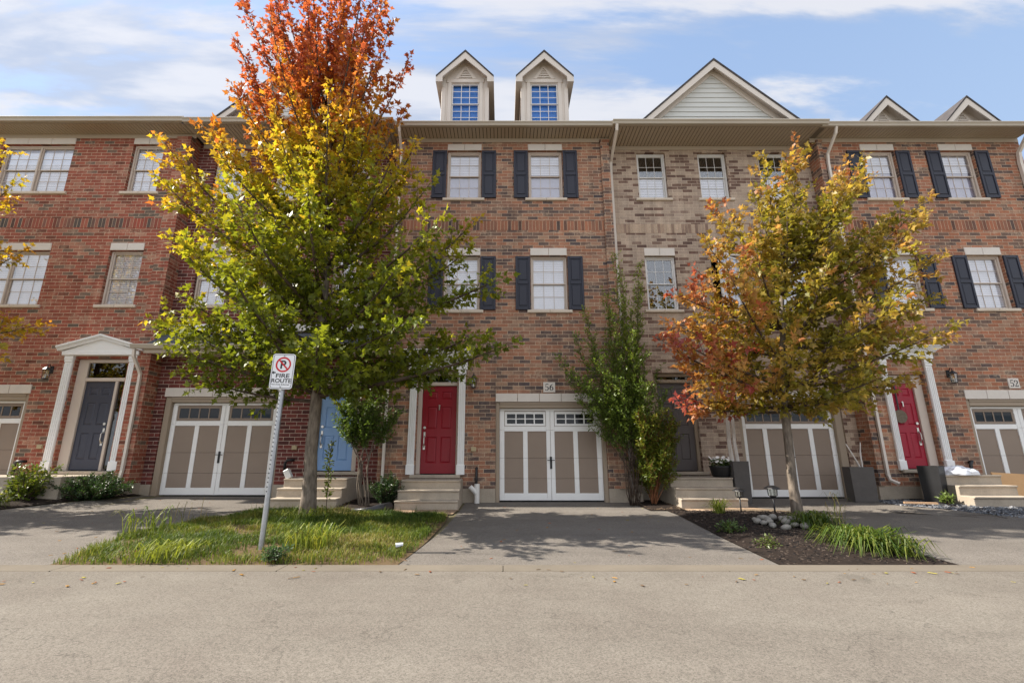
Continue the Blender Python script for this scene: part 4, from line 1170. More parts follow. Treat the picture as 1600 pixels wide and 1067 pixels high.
def col_right(p, tip, hb, r):
    west = max(0, min(1, (5.7-p.x)/2.2)); low = max(0, min(1, (3.6-p.z)/1.6))
    t = .28+.33*west+.04*low*west+.34*(tip-.5)+hb*.11+r.uniform(-.08, .08)+(.12 if p.z > 6.6 else 0)
    if low > .3 and west > .35 and hb > 1.4: t += .25
    return jit(ramp(RT, t), r)
def col_gold(p, tip, hb, r):
    return jit(ramp(BIG, .34+.25*(tip-.4)+hb*.06+r.uniform(-.1, .1)), r)

maple('tall maple beside the fire route sign, green below turning yellow then red at the top', (-3.45, -2.70, -.05),
      [(-3.43,-2.70,-.12,.125), (-3.46,-2.70,1.0,.108), (-3.48,-2.70,2.2,.098), (-3.53,-2.68,5,.062), (-3.85,-2.65,8.2,.036), (-4.1,-2.6,10.9,.012)],
      [(2.3,-3.4,1.9), (2.8,-3.15,3.1), (3.6,-3.25,3.4), (4.6,-3.5,3.25), (5.6,-3.7,2.7), (6.6,-3.85,2.45), (7.5,-3.95,2.2), (8.6,-3.92,1.85), (9.6,-3.92,1.95), (10.7,-3.95,1.9), (11.7,-3.9,1.2), (12.2,-3.9,.6)],
      96, 5, col_big, 1.95, ysq=.56, yoff=-.45, feather=lambda z: float(np.interp(z, [6.8, 8.4], [1.0, .58])))
maple('smaller maple in the dark mulch bed, bronze and red on its left side', (5.45, -2.20, -.04),
      [(5.45,-2.20,-.12,.088), (5.47,-2.20,1.0,.078), (5.52,-2.20,2.0,.070), (5.75,-2.2,4,.045), (6.0,-2.2,5.6,.025), (6.25,-2.2,6.8,.010)],
      [(2.05,5.2,1.5), (2.6,5.45,2.35), (3.3,5.72,2.65), (4.2,5.9,2.55), (5.0,6.1,2.35), (5.7,6.2,2.1), (6.3,6.5,1.7), (6.8,6.4,1.1), (7.15,6.25,.45)],
      56, 12, col_right, 1.75, .112, .56, .70, yoff=-.25)
maple('golden maple mostly cut off by the left edge of the picture', (-12.7, -2.7, 0),
      [(-12.7,-2.7,-.1,.12), (-12.7,-2.7,2.2,.09), (-12.7,-2.7,5,.055), (-12.7,-2.7,8.6,.012)],
      [(2.35,-12.8,1.9), (3.0,-12.6,2.8), (4.2,-12.55,3.1), (5.6,-12.8,2.6), (6.6,-12.8,2.5), (7.6,-12.8,2.1), (9.0,-12.8,1.0)],
      36, 21, col_gold, 2.0)

def bush(name, label, cat, base, stems, seed, colour, shape, lsize, dens, mat='leafs', bark='bark_twig', sub=.3, group=None, r0=.014, up=.35, spread=.75, drop=.2, fork=None):
    """stems = list of end points; curved stems with leafy side shoots"""
    r = random.Random(seed); t = thing(name, label, cat, base, group)
    wood = MB(); lv = Leaves(r); B = Vector(base)
    for e, lo, wt in stems:
        e = Vector(e); off = Vector((r.uniform(-.06,.06), r.uniform(-.05,.05), 0)); p0 = B+off
        mid = p0.lerp(e, .5)+Vector(((e.x-p0.x)*-.12+r.uniform(-.05,.05), r.uniform(-.05,.05), (e.z-p0.z)*.10))
        if fork:
            fk = Vector(fork)+off
            off2 = Vector((r.uniform(-.2,.2), r.uniform(-.12,.12), r.uniform(-.45,.3))); fk += off2
            path = [p0+off, p0.lerp(fk, .5)+off*.8+off2*.2] + bez(fk, fk.lerp(e, .5)+Vector(((e.x-fk.x)*.10, r.uniform(-.05,.05), -(e.z-fk.z)*.06)), e, 7)
        else: path = bez(p0, mid, e, 9)
        Ln = sum((b-a).length for a, b in zip(path, path[1:]))
        wood.tube(path, [r0*(1-.85*j/9)+.002 for j in range(10)], 5)
        n = max(4, int(Ln*dens))
        for s in range(n):
            tt = lo+(1-lo)*(s+.5)/n; j = min(8, int(tt*9)); p = path[j].lerp(path[j+1], tt*9-j); tan = (path[j+1]-path[j]).normalized()
            side = rv(r); side = (side-tan*side.dot(tan)).normalized()
            d = (tan*.6+side*spread+Vector((0,0,up))).normalized()
            sl = sub*(1.05-.8*tt)*r.uniform(.4, 1.2)*wt+.05
            q = p+d*sl
            wood.tube([p, q], [.004, .0015], 3, cap=False)
            k = max(2, int(sl/(lsize*.42)))
            hb = r.gauss(0, 1)
            for i in range(k+1):
                pp = p.lerp(q, (i+.5)/(k+.5))
                for w in range(2):
                    o = rv(r); ld = (d*.7+o*.8+Vector((0,0,-drop))).normalized()
                    lv.add(pp+o*lsize*.25, ld, (Vector((0,0,.9))+rv(r)*.8).normalized(), lsize*r.uniform(.6, 1.2), jit(colour(pp, tt, hb, r), r), shape)
    wood.build('stem', M[bark], t, smooth=True); lv.build('foliage', M[mat], t)
    return t
GRN = [(-.5, (.075,.125,.024)), (.3, (.140,.205,.032)), (.8, (.250,.300,.036)), (1.3, (.36,.36,.05))]
def col_grn(p, tt, hb, r): return ramp(GRN, .15+.5*(p.z-2.0)/3.5+hb*.15+r.uniform(-.2,.2))
r = random.Random(77); st = []
for e, lo in (((2.80,-.55,5.95),.30), ((2.95,-.5,5.3),.3), ((3.42,-.45,5.75),.35), ((3.30,-.5,5.1),.3), ((2.55,-.5,4.95),.3), ((2.62,-.7,4.4),.3), ((1.98,-.55,4.5),.35), ((1.72,-.6,3.85),.35), ((1.32,-.6,3.35),.4), ((1.6,-.7,2.9),.4), ((1.9,-.8,2.6),.4), ((2.2,-.9,3.2),.35),
              ((3.0,-.9,3.8),.3), ((3.3,-.8,3.3),.3), ((3.6,-.6,3.0),.35), ((3.75,-.7,2.45),.4), ((3.2,-1.0,2.6),.35), ((2.6,-1.0,2.7),.35), ((2.5,-.6,3.6),.3), ((2.9,-.4,4.2),.3), ((2.1,-.5,3.7),.35), ((3.1,-.6,4.4),.3)):
    st.append((e, lo, 1.0))
bush('shrub_tree', 'tall green shrub with long upright shoots between the two middle garages', 'shrub', (2.88,-.55,-.02), st, 7, col_grn, OVAL, .060, 15, sub=.58, up=.40, spread=.85, r0=.007, fork=(2.92,-.5,1.15))
YG = [(-.5, (.05,.085,.014)), (.3, (.11,.15,.018)), (.8, (.20,.20,.022)), (1.3, (.26,.19,.03))]
def col_yg(p, tt, hb, r): return ramp(YG, .35+hb*.25+r.uniform(-.25,.25))
st = [((r.uniform(2.95,4.0), r.uniform(-1.15,-.25), r.uniform(.55,2.1)), r.uniform(.2,.55), 1.1) for i in range(42)]
bush('leafy_bush', 'yellow-green bush with bare reddish stems beside the charcoal door steps', 'bush', (3.32,-.55,-.01), st, 8, col_yg, OVAL, .064, 18, bark='bark_red', sub=.36, r0=.010)
st = [((-3.45,-1.35,2.05),.45,1.1), ((-3.2,-1.55,2.5),.45,1.1), ((-3.3,-1.4,2.3),.5,1.1), ((-2.85,-1.1,2.6),.5,1.), ((-2.6,-1.4,2.3),.5,1.), ((-2.3,-1.2,1.95),.5,1.), ((-2.75,-1.5,1.75),.55,1.), ((-3.0,-1.0,2.1),.5,1.)]
def col_dk(p, tt, hb, r): return ramp(GRN, -.25+hb*.2+r.uniform(-.2,.25))
bush('shrub_tree', 'small multi-stemmed shrub with reddish stems between the blue and red doors', 'shrub', (-2.83,-1.28,0), st, 9, col_dk, OVAL, .072, 25, bark='bark_maple', sub=.52, r0=.014, fork=(-2.82,-1.3,.75))
def col_jun(p, tt, hb, r): return ramp([(-.5,(.018,.040,.014)),(.5,(.035,.075,.020)),(1.2,(.085,.125,.03))], hb*.3+tt*.45+r.uniform(-.3,.3))
def juniper(label, c, rx, ry, hgt, n, seed):
    r = random.Random(seed); st = []
    for i in range(n):
        a = r.uniform(0, 2*pi); k = sqrt(r.uniform(.05, 1)); zz = hgt*r.uniform(.45, 1.0)*(1-.45*k*k)
        st.append(((c[0]+rx*k*cos(a), c[1]+ry*k*sin(a), c[2]+zz+.05), .15, .8))
    return bush('juniper_bush', label, 'bush', c, st, seed, col_jun, DIAM, .05, 34, sub=.20, up=.25, spread=.6, drop=0.0, group='low junipers')
juniper('dark low juniper below the white pediment of the navy door', (-8.95,-.75,.05), .95, .62, .62, 62, 31)
juniper('rounded dark juniper left of the red door steps', (-2.52,-.85,0), .36, .36, .62, 36, 32)
st = [((r.uniform(-10.35,-9.3), r.uniform(-1.75,-.9), r.uniform(.28,.85)), .25, 1.0) for i in range(26)]
bush('leafy_bush', 'yellow-green leafy shrub at the left, beside the dark juniper', 'bush', (-9.75,-1.35,.05), st, 10, col_yg, OVAL, .085, 14, sub=.20)

def grass_clump(name, label, cat, c, rad, n, hgt, seed, cols, arch=.6, width=.012, group=None, origin_r=.12):
    r = random.Random(seed); t = MB(); cc = []
    for i in range(n):
        a = r.uniform(0, 2*pi); b0 = Vector((c[0]+origin_r*r.uniform(-1,1), c[1]+origin_r*r.uniform(-1,1), c[2]-.02))
        L_ = rad*r.uniform(.45, 1.0); hh = hgt*r.uniform(.55, 1.0)
        d = Vector((cos(a), sin(a), 0)); sd = Vector((-sin(a), cos(a), 0)); w = width*r.uniform(.7, 1.3)
        P = [b0, b0+d*L_*.25+Vector((0,0,hh*.75)), b0+d*L_*.62+Vector((0,0,hh)), b0+d*L_+Vector((0,0,hh*(1-arch)))]
        ws = [w*.8, w, w*.75, .001]; col = jit(cols[r.randrange(len(cols))], r, .25); k = len(t.v)
        for p, q in zip(P, ws): t.v += [tuple(p-sd*q), tuple(p+sd*q)]; cc += [(*col,1)]*2
        for j in range(3): t.f.append((k+2*j, k+2*j+1, k+2*j+3, k+2*j+2)); t.mi.append(0)
    o = t.build(name, M['grass'], None, c, cols=cc); return tag(o, label, cat, group)
LILY = [(.065,.11,.013), (.10,.14,.016), (.05,.09,.013), (.13,.15,.024)]
grass_clump('daylily', 'large arching daylily clump at the street end of the mulch bed', 'plant', (4.63,-4.93,-.10), .58, 420, .28, 41, LILY, .9, .008, 'daylilies in the mulch bed', .26)
grass_clump('daylily', 'second daylily clump, just right of the largest one', 'plant', (4.80,-5.25,-.11), .42, 110, .24, 43, LILY, .9, .008, 'daylilies in the mulch bed', .2)
grass_clump('daylily', 'daylily clump at the foot of the smaller maple, behind the stones', 'plant', (4.83,-3.68,-.08), .46, 190, .32, 42, LILY, .7, .008, 'daylilies in the mulch bed', .2)
grass_clump('grass_tuft', 'small upright yellow-green grass tuft in front of the charcoal door steps', 'plant', (4.02,-2.15,-.05), .32, 90, .34, 44, [(.2,.24,.03),(.26,.28,.05),(.14,.2,.03)], .3, .006, None, .08)
grass_clump('grass_tuft', 'green arching grass clump at the far left edge', 'plant', (-9.85,-2.05,.04), .48, 130, .36, 45, LILY, .7, .009, None, .15)
STRAW = [(.26,.20,.10), (.2,.16,.07), (.16,.17,.04)]
grass_clump('seed_stalks', 'thin dry seed stalks standing beside the daylilies', 'plant', (4.93,-4.05,-.08), .28, 14, .62, 46, STRAW, .15, .005, None, .1)

# ------------------------------------------------------------------ lawn blades (stuff)
r = random.Random(91); gb = MB(); cc = []
GC = [(.085,.13,.017), (.13,.165,.022), (.19,.20,.03), (.27,.23,.08), (.34,.28,.15), (.055,.095,.015)]
LE = [(-5.07,-5.70),(-5.2,-5.2),(-5.5,-4.05),(-5.2,-3.0),(-4.66,-1.75)]; RE = [(-1.18,-5.70),(-1.06,-4.56),(-1.02,-3.6),(-.98,-2.7),(-1.05,-1.95)]
from mathutils import noise as mn
for i in range(46000):
    t = r.random()**.85; s = r.random(); a = lat(LE, t); b = lat(RE, t)
    x = a[0]+(b[0]-a[0])*s; y = a[1]+(b[1]-a[1])*s
    nz = mn.noise(Vector((x*1.1, y*1.1, 3))); n2 = mn.noise(Vector((x*3.1, y*3.1, 9))); n3 = mn.noise(Vector((x*.8+9, y*1.4, 1)))
    if nz+n2*.5 < -.42 and r.random() < .8: continue
    if (x+3.02)**2+(y+5.15)**2 < .09 and r.random() < .85: continue
    if min(s, 1-s) < .03*r.random(): continue
    hh = (.028+.062*max(0, n2+.35)+.035*r.random())*(1+.5*max(0, nz))
    if r.random() < .03: hh *= 1.8
    z = gz(x, y)+.006+.035*min(1, min(s, 1-s, t, 1-t)*6)
    an = r.uniform(0, 2*pi); d = Vector((cos(an), sin(an), 0)); sd = Vector((-sin(an), cos(an), 0)); w = r.uniform(.0025, .005)
    dry = n3*.9+.36+r.uniform(-.42, .42)
    col = jit(ramp([(0, GC[5]), (.3, GC[0]), (.55, GC[1]), (.8, GC[2]), (1.0, GC[3]), (1.3, GC[4])], dry), r, .25)
    b0 = Vector((x, y, z-.01)); L_ = hh*r.uniform(.2, .9); k = len(gb.v)
    for p, q in ((b0, w), (b0+d*L_*.35+Vector((0,0,hh*.7)), w*.8), (b0+d*L_+Vector((0,0,hh)), .0006)):
        gb.v += [tuple(p-sd*q), tuple(p+sd*q)]; cc += [(*col,1)]*2
    for j in range(2): gb.f.append((k+2*j, k+2*j+1, k+2*j+3, k+2*j+2)); gb.mi.append(0)
tag(gb.build('grass', M['grass'], None, (0,0,0), cols=cc), 'rough patchy lawn grass with straw-coloured blades between the driveways', 'grass', kind='stuff')
# weeds standing above the lawn
def weed(label, c, hgt, seed, col, n=7, sp=.16, ls=.07):
    r = random.Random(seed)
    st = [((c[0]+r.uniform(-sp, sp), c[1]+r.uniform(-sp, sp), c[2]+hgt*r.uniform(.5, 1)), .2, .8) for i in range(n)]
    return bush('weed', label, 'weed', c, st, seed, lambda p, tt, hb, r: jit(col, r, .3), OVAL, ls, 22, sub=.10, r0=.005, group='tall weeds in the rough lawn')
weed('bluish leafy weed at the kerb just right of the sign post', (-2.62,-5.55,-.13), .13, 61, (.075,.13,.05), 12, .15, .04)
WG = [(.10,.15,.02), (.16,.20,.03), (.22,.24,.04)]
grass_clump('grass_tuft', 'bright yellow-green grass tuft near the kerb at the left end of the lawn', 'plant', (-3.95,-5.4,-.11), .26, 150, .20, 62, [(.24,.27,.03), (.2,.23,.03)], .35, .005, 'tall tufts in the rough lawn', .28)
grass_clump('grass_tuft', 'tall green tuft at the left edge of the lawn, beside the driveway', 'plant', (-5.15,-4.15,-.07), .30, 46, .42, 63, WG, .25, .007, 'tall tufts in the rough lawn', .22)
grass_clump('seed_stalks', 'thin brown seed stalks at the top left corner of the lawn', 'plant', (-5.2,-3.35,-.04), .25, 9, .5, 64, STRAW, .1, .004, None, .25)
grass_clump('grass_tuft', 'sunlit upright tuft in the lawn just right of the sign post', 'plant', (-2.45,-4.95,-.10), .30, 130, .34, 66, [(.2,.24,.03), (.26,.27,.04), (.15,.2,.025)], .2, .006, 'tall tufts in the rough lawn', .3)
grass_clump('grass_tuft', 'green tuft around the foot of the big maple', 'plant', (-3.35,-3.0,-.02), .26, 110, .26, 67, WG, .3, .006, 'tall tufts in the rough lawn', .35)
weed('low weed at the kerbside edge of the mulch bed', (3.45,-4.9,-.11), .09, 67, (.10,.13,.03), 7, .14, .04)
weed('trailing weed along the driveway edge of the mulch bed', (3.42,-3.9,-.10), .14, 68, (.08,.13,.03), 10, .16, .05)
weed('small light green weed in the gravel by the black planter', (9.35,-1.0,.05), .20, 69, (.16,.22,.05), 8, .12, .08)
# climbing seedling beside the maple trunk
weed('thin seedling growing beside the big maple trunk', (-3.2,-2.55,-.03), 1.75, 70, (.15,.19,.03), 1, .06, .07)

# ------------------------------------------------------------------ mulch chips, gravel, leaf litter (stuff)
def scatter(name, label, cat, mat, n, seed, pick, size, flat=.35, cols=None):
    r = random.Random(seed); m = MB(); cc = []
    for i in range(n):
        x, y, dz = pick(r); s = size*r.uniform(.5, 1.3); a = r.uniform(0, 2*pi); z = gz(x, y)+dz
        lx, ly, lz = s*r.uniform(.6, 1.3), s*r.uniform(.3, .7), s*flat*r.uniform(.5, 1.2)
        k = len(m.v)
        for px, py, pz in ((-1,-.6,0),(1,-.7,0),(.9,.7,0),(-.8,.8,0),(-.6,-.4,1),(.7,-.4,1.1),(.5,.5,.9),(-.6,.4,1)):
            qx, qy = px*lx, py*ly
            m.v.append((x+qx*cos(a)-qy*sin(a), y+qx*sin(a)+qy*cos(a), z+pz*lz-.003))
        for q in ((4,5,6,7),(0,1,5,4),(1,2,6,5),(2,3,7,6),(3,0,4,7)): m.f.append(tuple(k+t for t in q)); m.mi.append(0)
        if cols: c = jit(cols[r.randrange(len(cols))], r, .3); cc += [(*c,1)]*8
    return tag(m.build(name, mat, None, (0,0,0), cols=cc if cols else None), label, cat, kind='stuff')
def tintmat(name, rough=.9, spec=.15):
    t = NT(name); a = t.n('ShaderNodeAttribute', attribute_name='tint')
    n = t.noise(t.coords(), 60.0, 3, .6)
    return t.bsdf(t.mix(1.0, a.outputs[0], t.ramp(n, [(.3, (.75,)*3), (.7, (1.2,)*3)]), 'MULTIPLY'), rough, spec, n, .4, .004)
M['chips'] = tintmat('mulch_chips'); M['gravelm'] = tintmat('gravel_stones', .7, .35)
ML = [(3.14,-5.66),(3.18,-4.2),(3.35,-1.98),(3.33,-1.4)]; MR = [(5.04,-5.66),(5.06,-4.6),(5.72,-2.48),(5.58,-1.75)]
def pm(r):
    t = r.random(); s = r.random(); a = mat_(ML, t); b = mat_(MR, t); e = min(s, 1-s, t, 1-t)
    return a[0]+(b[0]-a[0])*s, a[1]+(b[1]-a[1])*s, .008+.05*min(1, e*6)
DK = [(.022,.018,.016), (.034,.026,.022), (.05,.036,.028), (.016,.014,.014), (.08,.062,.05)]
scatter('mulch', 'dark shredded bark mulch around the smaller maple', 'mulch', M['chips'], 5200, 71, pm, .022, .5, DK)
def pb(r):
    if r.random() < .35: return r.uniform(2.99,3.68), r.uniform(-1.38,.3), .03
    if r.random() < .5: return r.uniform(-3.36,-2.26), r.uniform(-1.73,.1), .035
    x = r.uniform(-11.5,-8.7); return x, r.uniform(-2.3,-.2) if x < -9.4 else r.uniform(-1.6,-.2)*(-(x+8.5)/1.0 if x > -9.4 else 1)-.05, .03
BR = [(.07,.05,.035), (.12,.085,.055), (.05,.036,.028), (.17,.12,.08)]
scatter('mulch', 'brown bark litter in the small beds along the houses', 'mulch', M['chips'], 2600, 72, pb, .02, .4, BR)
GV = [(.10,.11,.13), (.16,.17,.19), (.07,.075,.09), (.28,.28,.29), (.13,.13,.14)]
def pg(r):
    t = r.random(); x = 8.45+t*3.6
    y0 = float(np.interp(x, [8.4, 8.9, 9.2, 12], [-.85,-1.5,-2.62,-2.8])); y1 = float(np.interp(x, [8.4, 9.2, 9.6, 9.7, 12], [-.1,-.1,-.3,-1.36,-1.4]))
    return x, y0+(y1-y0)*r.random(), .0
m = MB()
sheet('gravel_bed', [(8.42,-.9),(8.42,-.0)], [(9.66,-2.62),(9.66,-.0)], .006, M['mulchbase'], 8, 8)
sheet('gravel_bed', [(9.66,-2.66),(9.66,-1.2)], [(13,-2.86),(13,-1.2)], .006, M['mulchbase'], 8, 4)
scatter('gravel', 'blue-grey crushed gravel in front of the crimson door steps', 'gravel', M['gravelm'], 4200, 73, pg, .03, .8, GV)
LT = [(.30,.16,.04), (.24,.07,.03), (.16,.10,.05), (.26,.22,.05), (.12,.08,.05)]
def pl(r):
    if r.random() < .5: return r.uniform(-5.2,-1.1), r.uniform(-5.68,-2), .05
    if r.random() < .6: return r.uniform(-8,4), r.uniform(-5.6,-.3), .004
    return r.uniform(-7,7), r.uniform(-6.6,-5.8), .014
scatter('fallen_leaves', 'scattered fallen leaves on the lawn, driveways and kerb', 'leaves', M['chips'], 420, 74, pl, .028, .15, LT)

# ================================================================== RIVER STONES
r = random.Random(55); protos = []
for k in range(5):
    m = MB(); n1, n2 = 12, 8
    ph = [(r.uniform(.7,1.0), r.uniform(0,6)) for _ in range(3)]
    for j in range(1, n2):
        th = pi*j/n2
        for i in range(n1):
            a = 2*pi*i/n1; q = 1+.10*sin(2*a+ph[0][1])+.07*sin(3*a+ph[1][1])*sin(th)
            m.v.append((q*sin(th)*cos(a), q*sin(th)*sin(a)*ph[0][0], cos(th)*.62))
    m.v += [(0,0,.62), (0,0,-.62)]; tpi = len(m.v)-2
    for j in range(n2-2):
        for i in range(n1): i2 = (i+1)%n1; m.f.append((j*n1+i, (j+1)*n1+i, (j+1)*n1+i2, j*n1+i2))
    for i in range(n1):
        i2 = (i+1)%n1; m.f.append((tpi, i, i2)); e = (n2-2)*n1; m.f.append((tpi+1, e+i2, e+i))
    m.mi = [0]*len(m.f)
    me = bpy.data.meshes.new('river_stone'); me.from_pydata(m.v, [], m.f); me.materials.append(M['river']); me.polygons.foreach_set('use_smooth', [True]*len(me.polygons))
    protos.append(me)
spots = []
tries = 0
while len(spots) < 26 and tries < 4000:
    tries += 1
    x = r.uniform(4.05, 4.95); y = r.uniform(-3.91, -2.91); s = r.uniform(.045, .088)
    if ((x-4.50)/.40)**2+((y+3.41)/.52)**2 > 1: continue
    if any((x-a)**2+(y-b)**2 < (.85*(s+c))**2 for a, b, c in spots): continue
    spots.append((x, y, s))
for i, (x, y, s) in enumerate(spots):
    o = bpy.data.objects.new('river_stone', protos[i % 5]); COL.objects.link(o)
    hgt = .06*max(0, 1-(((x-4.50)/.5)**2+((y+3.41)/.5)**2))
    o.location = (x, y, gz(x, y)+.05+s*.35+hgt); o.scale = (s, s, s); o.rotation_euler = (r.uniform(-.2,.2), r.uniform(-.2,.2), r.uniform(0, 6))
    tag(o, 'rounded pale river stone in the pile at the foot of the smaller maple', 'stone', 'river stones around the small maple')

# ================================================================== SIGN
def fire_sign():
    b = Vector((-3.02, -5.09, -.135)); t = thing('fire_route_sign', 'white fire route sign on a leaning galvanised post in the lawn', 'sign', tuple(b))
    top = Vector((-3.025, -5.02, 2.02)); 
    m = MB(); m.tube([b+Vector((0,0,-.2)), top], .034, 12)
    d = (top-b); m.m = 1
    for k in range(24):
        p = b+d*(.34+.026*k)+Vector((-.012, -.0345, 0)); m.tube([p+Vector((0,.004,0)), p+Vector((0,-.0012,0))], .0075, 8)
    m.build('post', [M['galv'], M['groove']], t)
    W, H, z0, xc, y = .312, .485, 1.915, -3.022, -5.085
    def rr(x0, x1, z0, z1, rad, n=6):
        pts = []
        for cx, cz, a0 in ((x1-rad, z0+rad, -90), (x1-rad, z1-rad, 0), (x0+rad, z1-rad, 90), (x0+rad, z0+rad, 180)):
            for i in range(n+1): a = radians(a0+90*i/n); pts.append((cx+rad*cos(a), cz+rad*sin(a)))
        return pts
    M4 = Matrix.Translation(Vector((xc, 0, z0+H/2))) @ Matrix.Rotation(radians(1.2), 4, 'Y') @ Matrix.Translation(Vector((-xc, 0, -z0-H/2)))
    m = MB(); m.prism_y(rr(xc-W/2, xc+W/2, z0, z0+H, .04), y, y+.004); m.xform(M4); plate = m.build('sign_plate', M['signwhite'], t)
    m = MB(); o_ = rr(xc-W/2+.012, xc+W/2-.012, z0+.012, z0+H-.012, .032); i_ = rr(xc-W/2+.018, xc+W/2-.018, z0+.018, z0+H-.018, .027)
    n = len(o_)
    for i in range(n):
        j = (i+1) % n; m.face([(o_[i][0],y-.001,o_[i][1]),(o_[j][0],y-.001,o_[j][1]),(i_[j][0],y-.001,i_[j][1]),(i_[i][0],y-.001,i_[i][1])])
    glyph_mesh(m, 'FIRE', xc+.012, z0+.182, .056, y-.0015, bold=.022, width=.185)
    glyph_mesh(m, 'ROUTE', xc+.002, z0+.113, .056, y-.0015, bold=.022, width=.268)
    glyph_mesh(m, 'Tow-Away Enforced', xc-.01, z0+.060, .026, y-.0015, bold=.012, width=.25)
    # arrow to the left
    ax, az_ = xc-.118, z0+.222
    m.face([(ax-.028,y-.0015,az_),(ax+.004,y-.0015,az_-.024),(ax+.004,y-.0015,az_+.024)])
    m.face([(ax+.004,y-.0015,az_-.009),(ax+.028,y-.0015,az_-.009),(ax+.028,y-.0015,az_+.009),(ax+.004,y-.0015,az_+.009)])
    # no-parking P
    glyph_mesh(m, 'P', xc, z0+.335, .115, y-.0012, bold=.03)
    m.xform(M4); m.build('lettering', M['signblack'], plate)
    m = MB(); cx, cz, ro, ri = xc, z0+.335, .105, .083
    for i in range(40):
        a, c = 2*pi*i/40, 2*pi*(i+1)/40
        m.face([(cx+ro*cos(a),y-.002,cz+ro*sin(a)),(cx+ro*cos(c),y-.002,cz+ro*sin(c)),(cx+ri*cos(c),y-.002,cz+ri*sin(c)),(cx+ri*cos(a),y-.002,cz+ri*sin(a))])
    stroke(m, [(cx-.066, cz+.066, .02), (cx+.066, cz-.066, .02)], y-.0025)
    m.xform(M4); m.build('no_parking_ring', M['signred'], plate)
    m = MB()
    for zz in (z0+.028, z0+H-.03): m.tube([(xc,y+.0,zz),(xc,y-.008,zz)], .010, 8)
    m.xform(M4); m.build('bolt', M['galv'], plate)
    m = MB(); m.box(xc-.012, xc+.012, y+.0045, -4.99, z0+.02, z0+.05); m.box(xc-.012, xc+.012, y+.0045, -4.99, z0+.10, z0+.12); m.build('bracket', M['galv'], t)
    # slightly lean the whole post as in the photo
    t.rotation_euler = (0, radians(.4), 0)
fire_sign()

# ================================================================== PLANTERS AND SMALL THINGS
def planter(name, label, x, y, w, d, hgt, mat, rot=0.0, flare=.82):
    z = gz(x, y)+.004; t = thing(name, label, 'planter', (x, y, z))
    m = MB(); a, b = w/2, d/2; c, e = a*flare, b*flare
    O = [(-c,-e,0),(c,-e,0),(c,e,0),(-c,e,0)]; T = [(-a,-b,hgt),(a,-b,hgt),(a,b,hgt),(-a,b,hgt)]; k = .035
    I = [(-a+k,-b+k,hgt),(a-k,-b+k,hgt),(a-k,b-k,hgt),(-a+k,b-k,hgt)]; J = [(p[0],p[1],hgt-.07) for p in I]
    for A, B in ((O, T), (T, I), (I, J)):
        for i in range(4): m.face([A[i], A[(i+1)%4], B[(i+1)%4], B[i]])
    m.face(O[::-1])
    m.xform(Matrix.Translation(Vector((x, y, z))) @ Matrix.Rotation(rot, 4, 'Z'))
    body = m.build('planter_body', mat, t)
    bv = body.modifiers.new('bevel', 'BEVEL'); bv.width = .012; bv.segments = 2; bv.limit_method = 'ANGLE'
    m = MB(); m.face(J); m.xform(Matrix.Translation(Vector((x, y, z))) @ Matrix.Rotation(rot, 4, 'Z')); m.build('soil', M['mulchbase'], t)
    return t, z+hgt-.07
pt, pz = planter('tall_planter', 'tall charcoal planter holding white birch logs beside the steps of the charcoal door', 5.27, -.45, .38, .38, .90, M['planter'], .12, .93)
def log(label, pts, rad):
    m = MB(); m.tube(pts, rad, 10); o = m.build('birch_log', M['birch'], None, pts[0], smooth=False); tag(o, label, 'log', 'birch logs in the tall planter')
log('shorter straight birch log on the left side of the tall planter', [(5.20,-.45,pz-.02),(5.17,-.46,pz+.5),(5.20,-.45,pz+1.05)], [.046,.042,.038])
m = MB(); m.tube([(5.33,-.44,pz-.02),(5.30,-.44,pz+.5),(5.32,-.44,pz+1.0),(5.25,-.45,pz+1.75)], [.042,.038,.034,.014], 10); m.tube([(5.32,-.44,pz+.95),(5.38,-.45,pz+1.45)], [.028,.02], 8)
tag(m.build('birch_log', M['birch'], None, (5.33,-.44,pz)), 'taller forked birch log on the right side of the tall planter', 'log', 'birch logs in the tall planter')
pt, pz = planter('tall_planter', 'grey planter with bare white twigs left of the crimson door', 8.12, -.30, .52, .28, .76, M['planter'], -.05, .96)
m = MB(); m.tube([(8.20,-.32,pz-.02),(8.10,-.34,pz+.2),(7.92,-.34,pz+.58)], [.02,.018,.012], 6); m.tube([(8.22,-.32,pz-.02),(8.22,-.33,pz+.35),(8.26,-.34,pz+.62)], [.018,.015,.01], 6)
m.tube([(8.16,-.32,pz-.02),(8.10,-.32,pz+.25)], [.014,.008], 6)
tag(m.build('bare_twigs', M['birch'], None, (8.16,-.32,pz)), 'bare pale twigs standing in the grey planter by the downspout', 'twigs')
planter('tall_planter', 'black planter turned cornerwise below the crimson door', 9.42, -.72, .37, .37, .78, M['planterblack'], .55, .88)
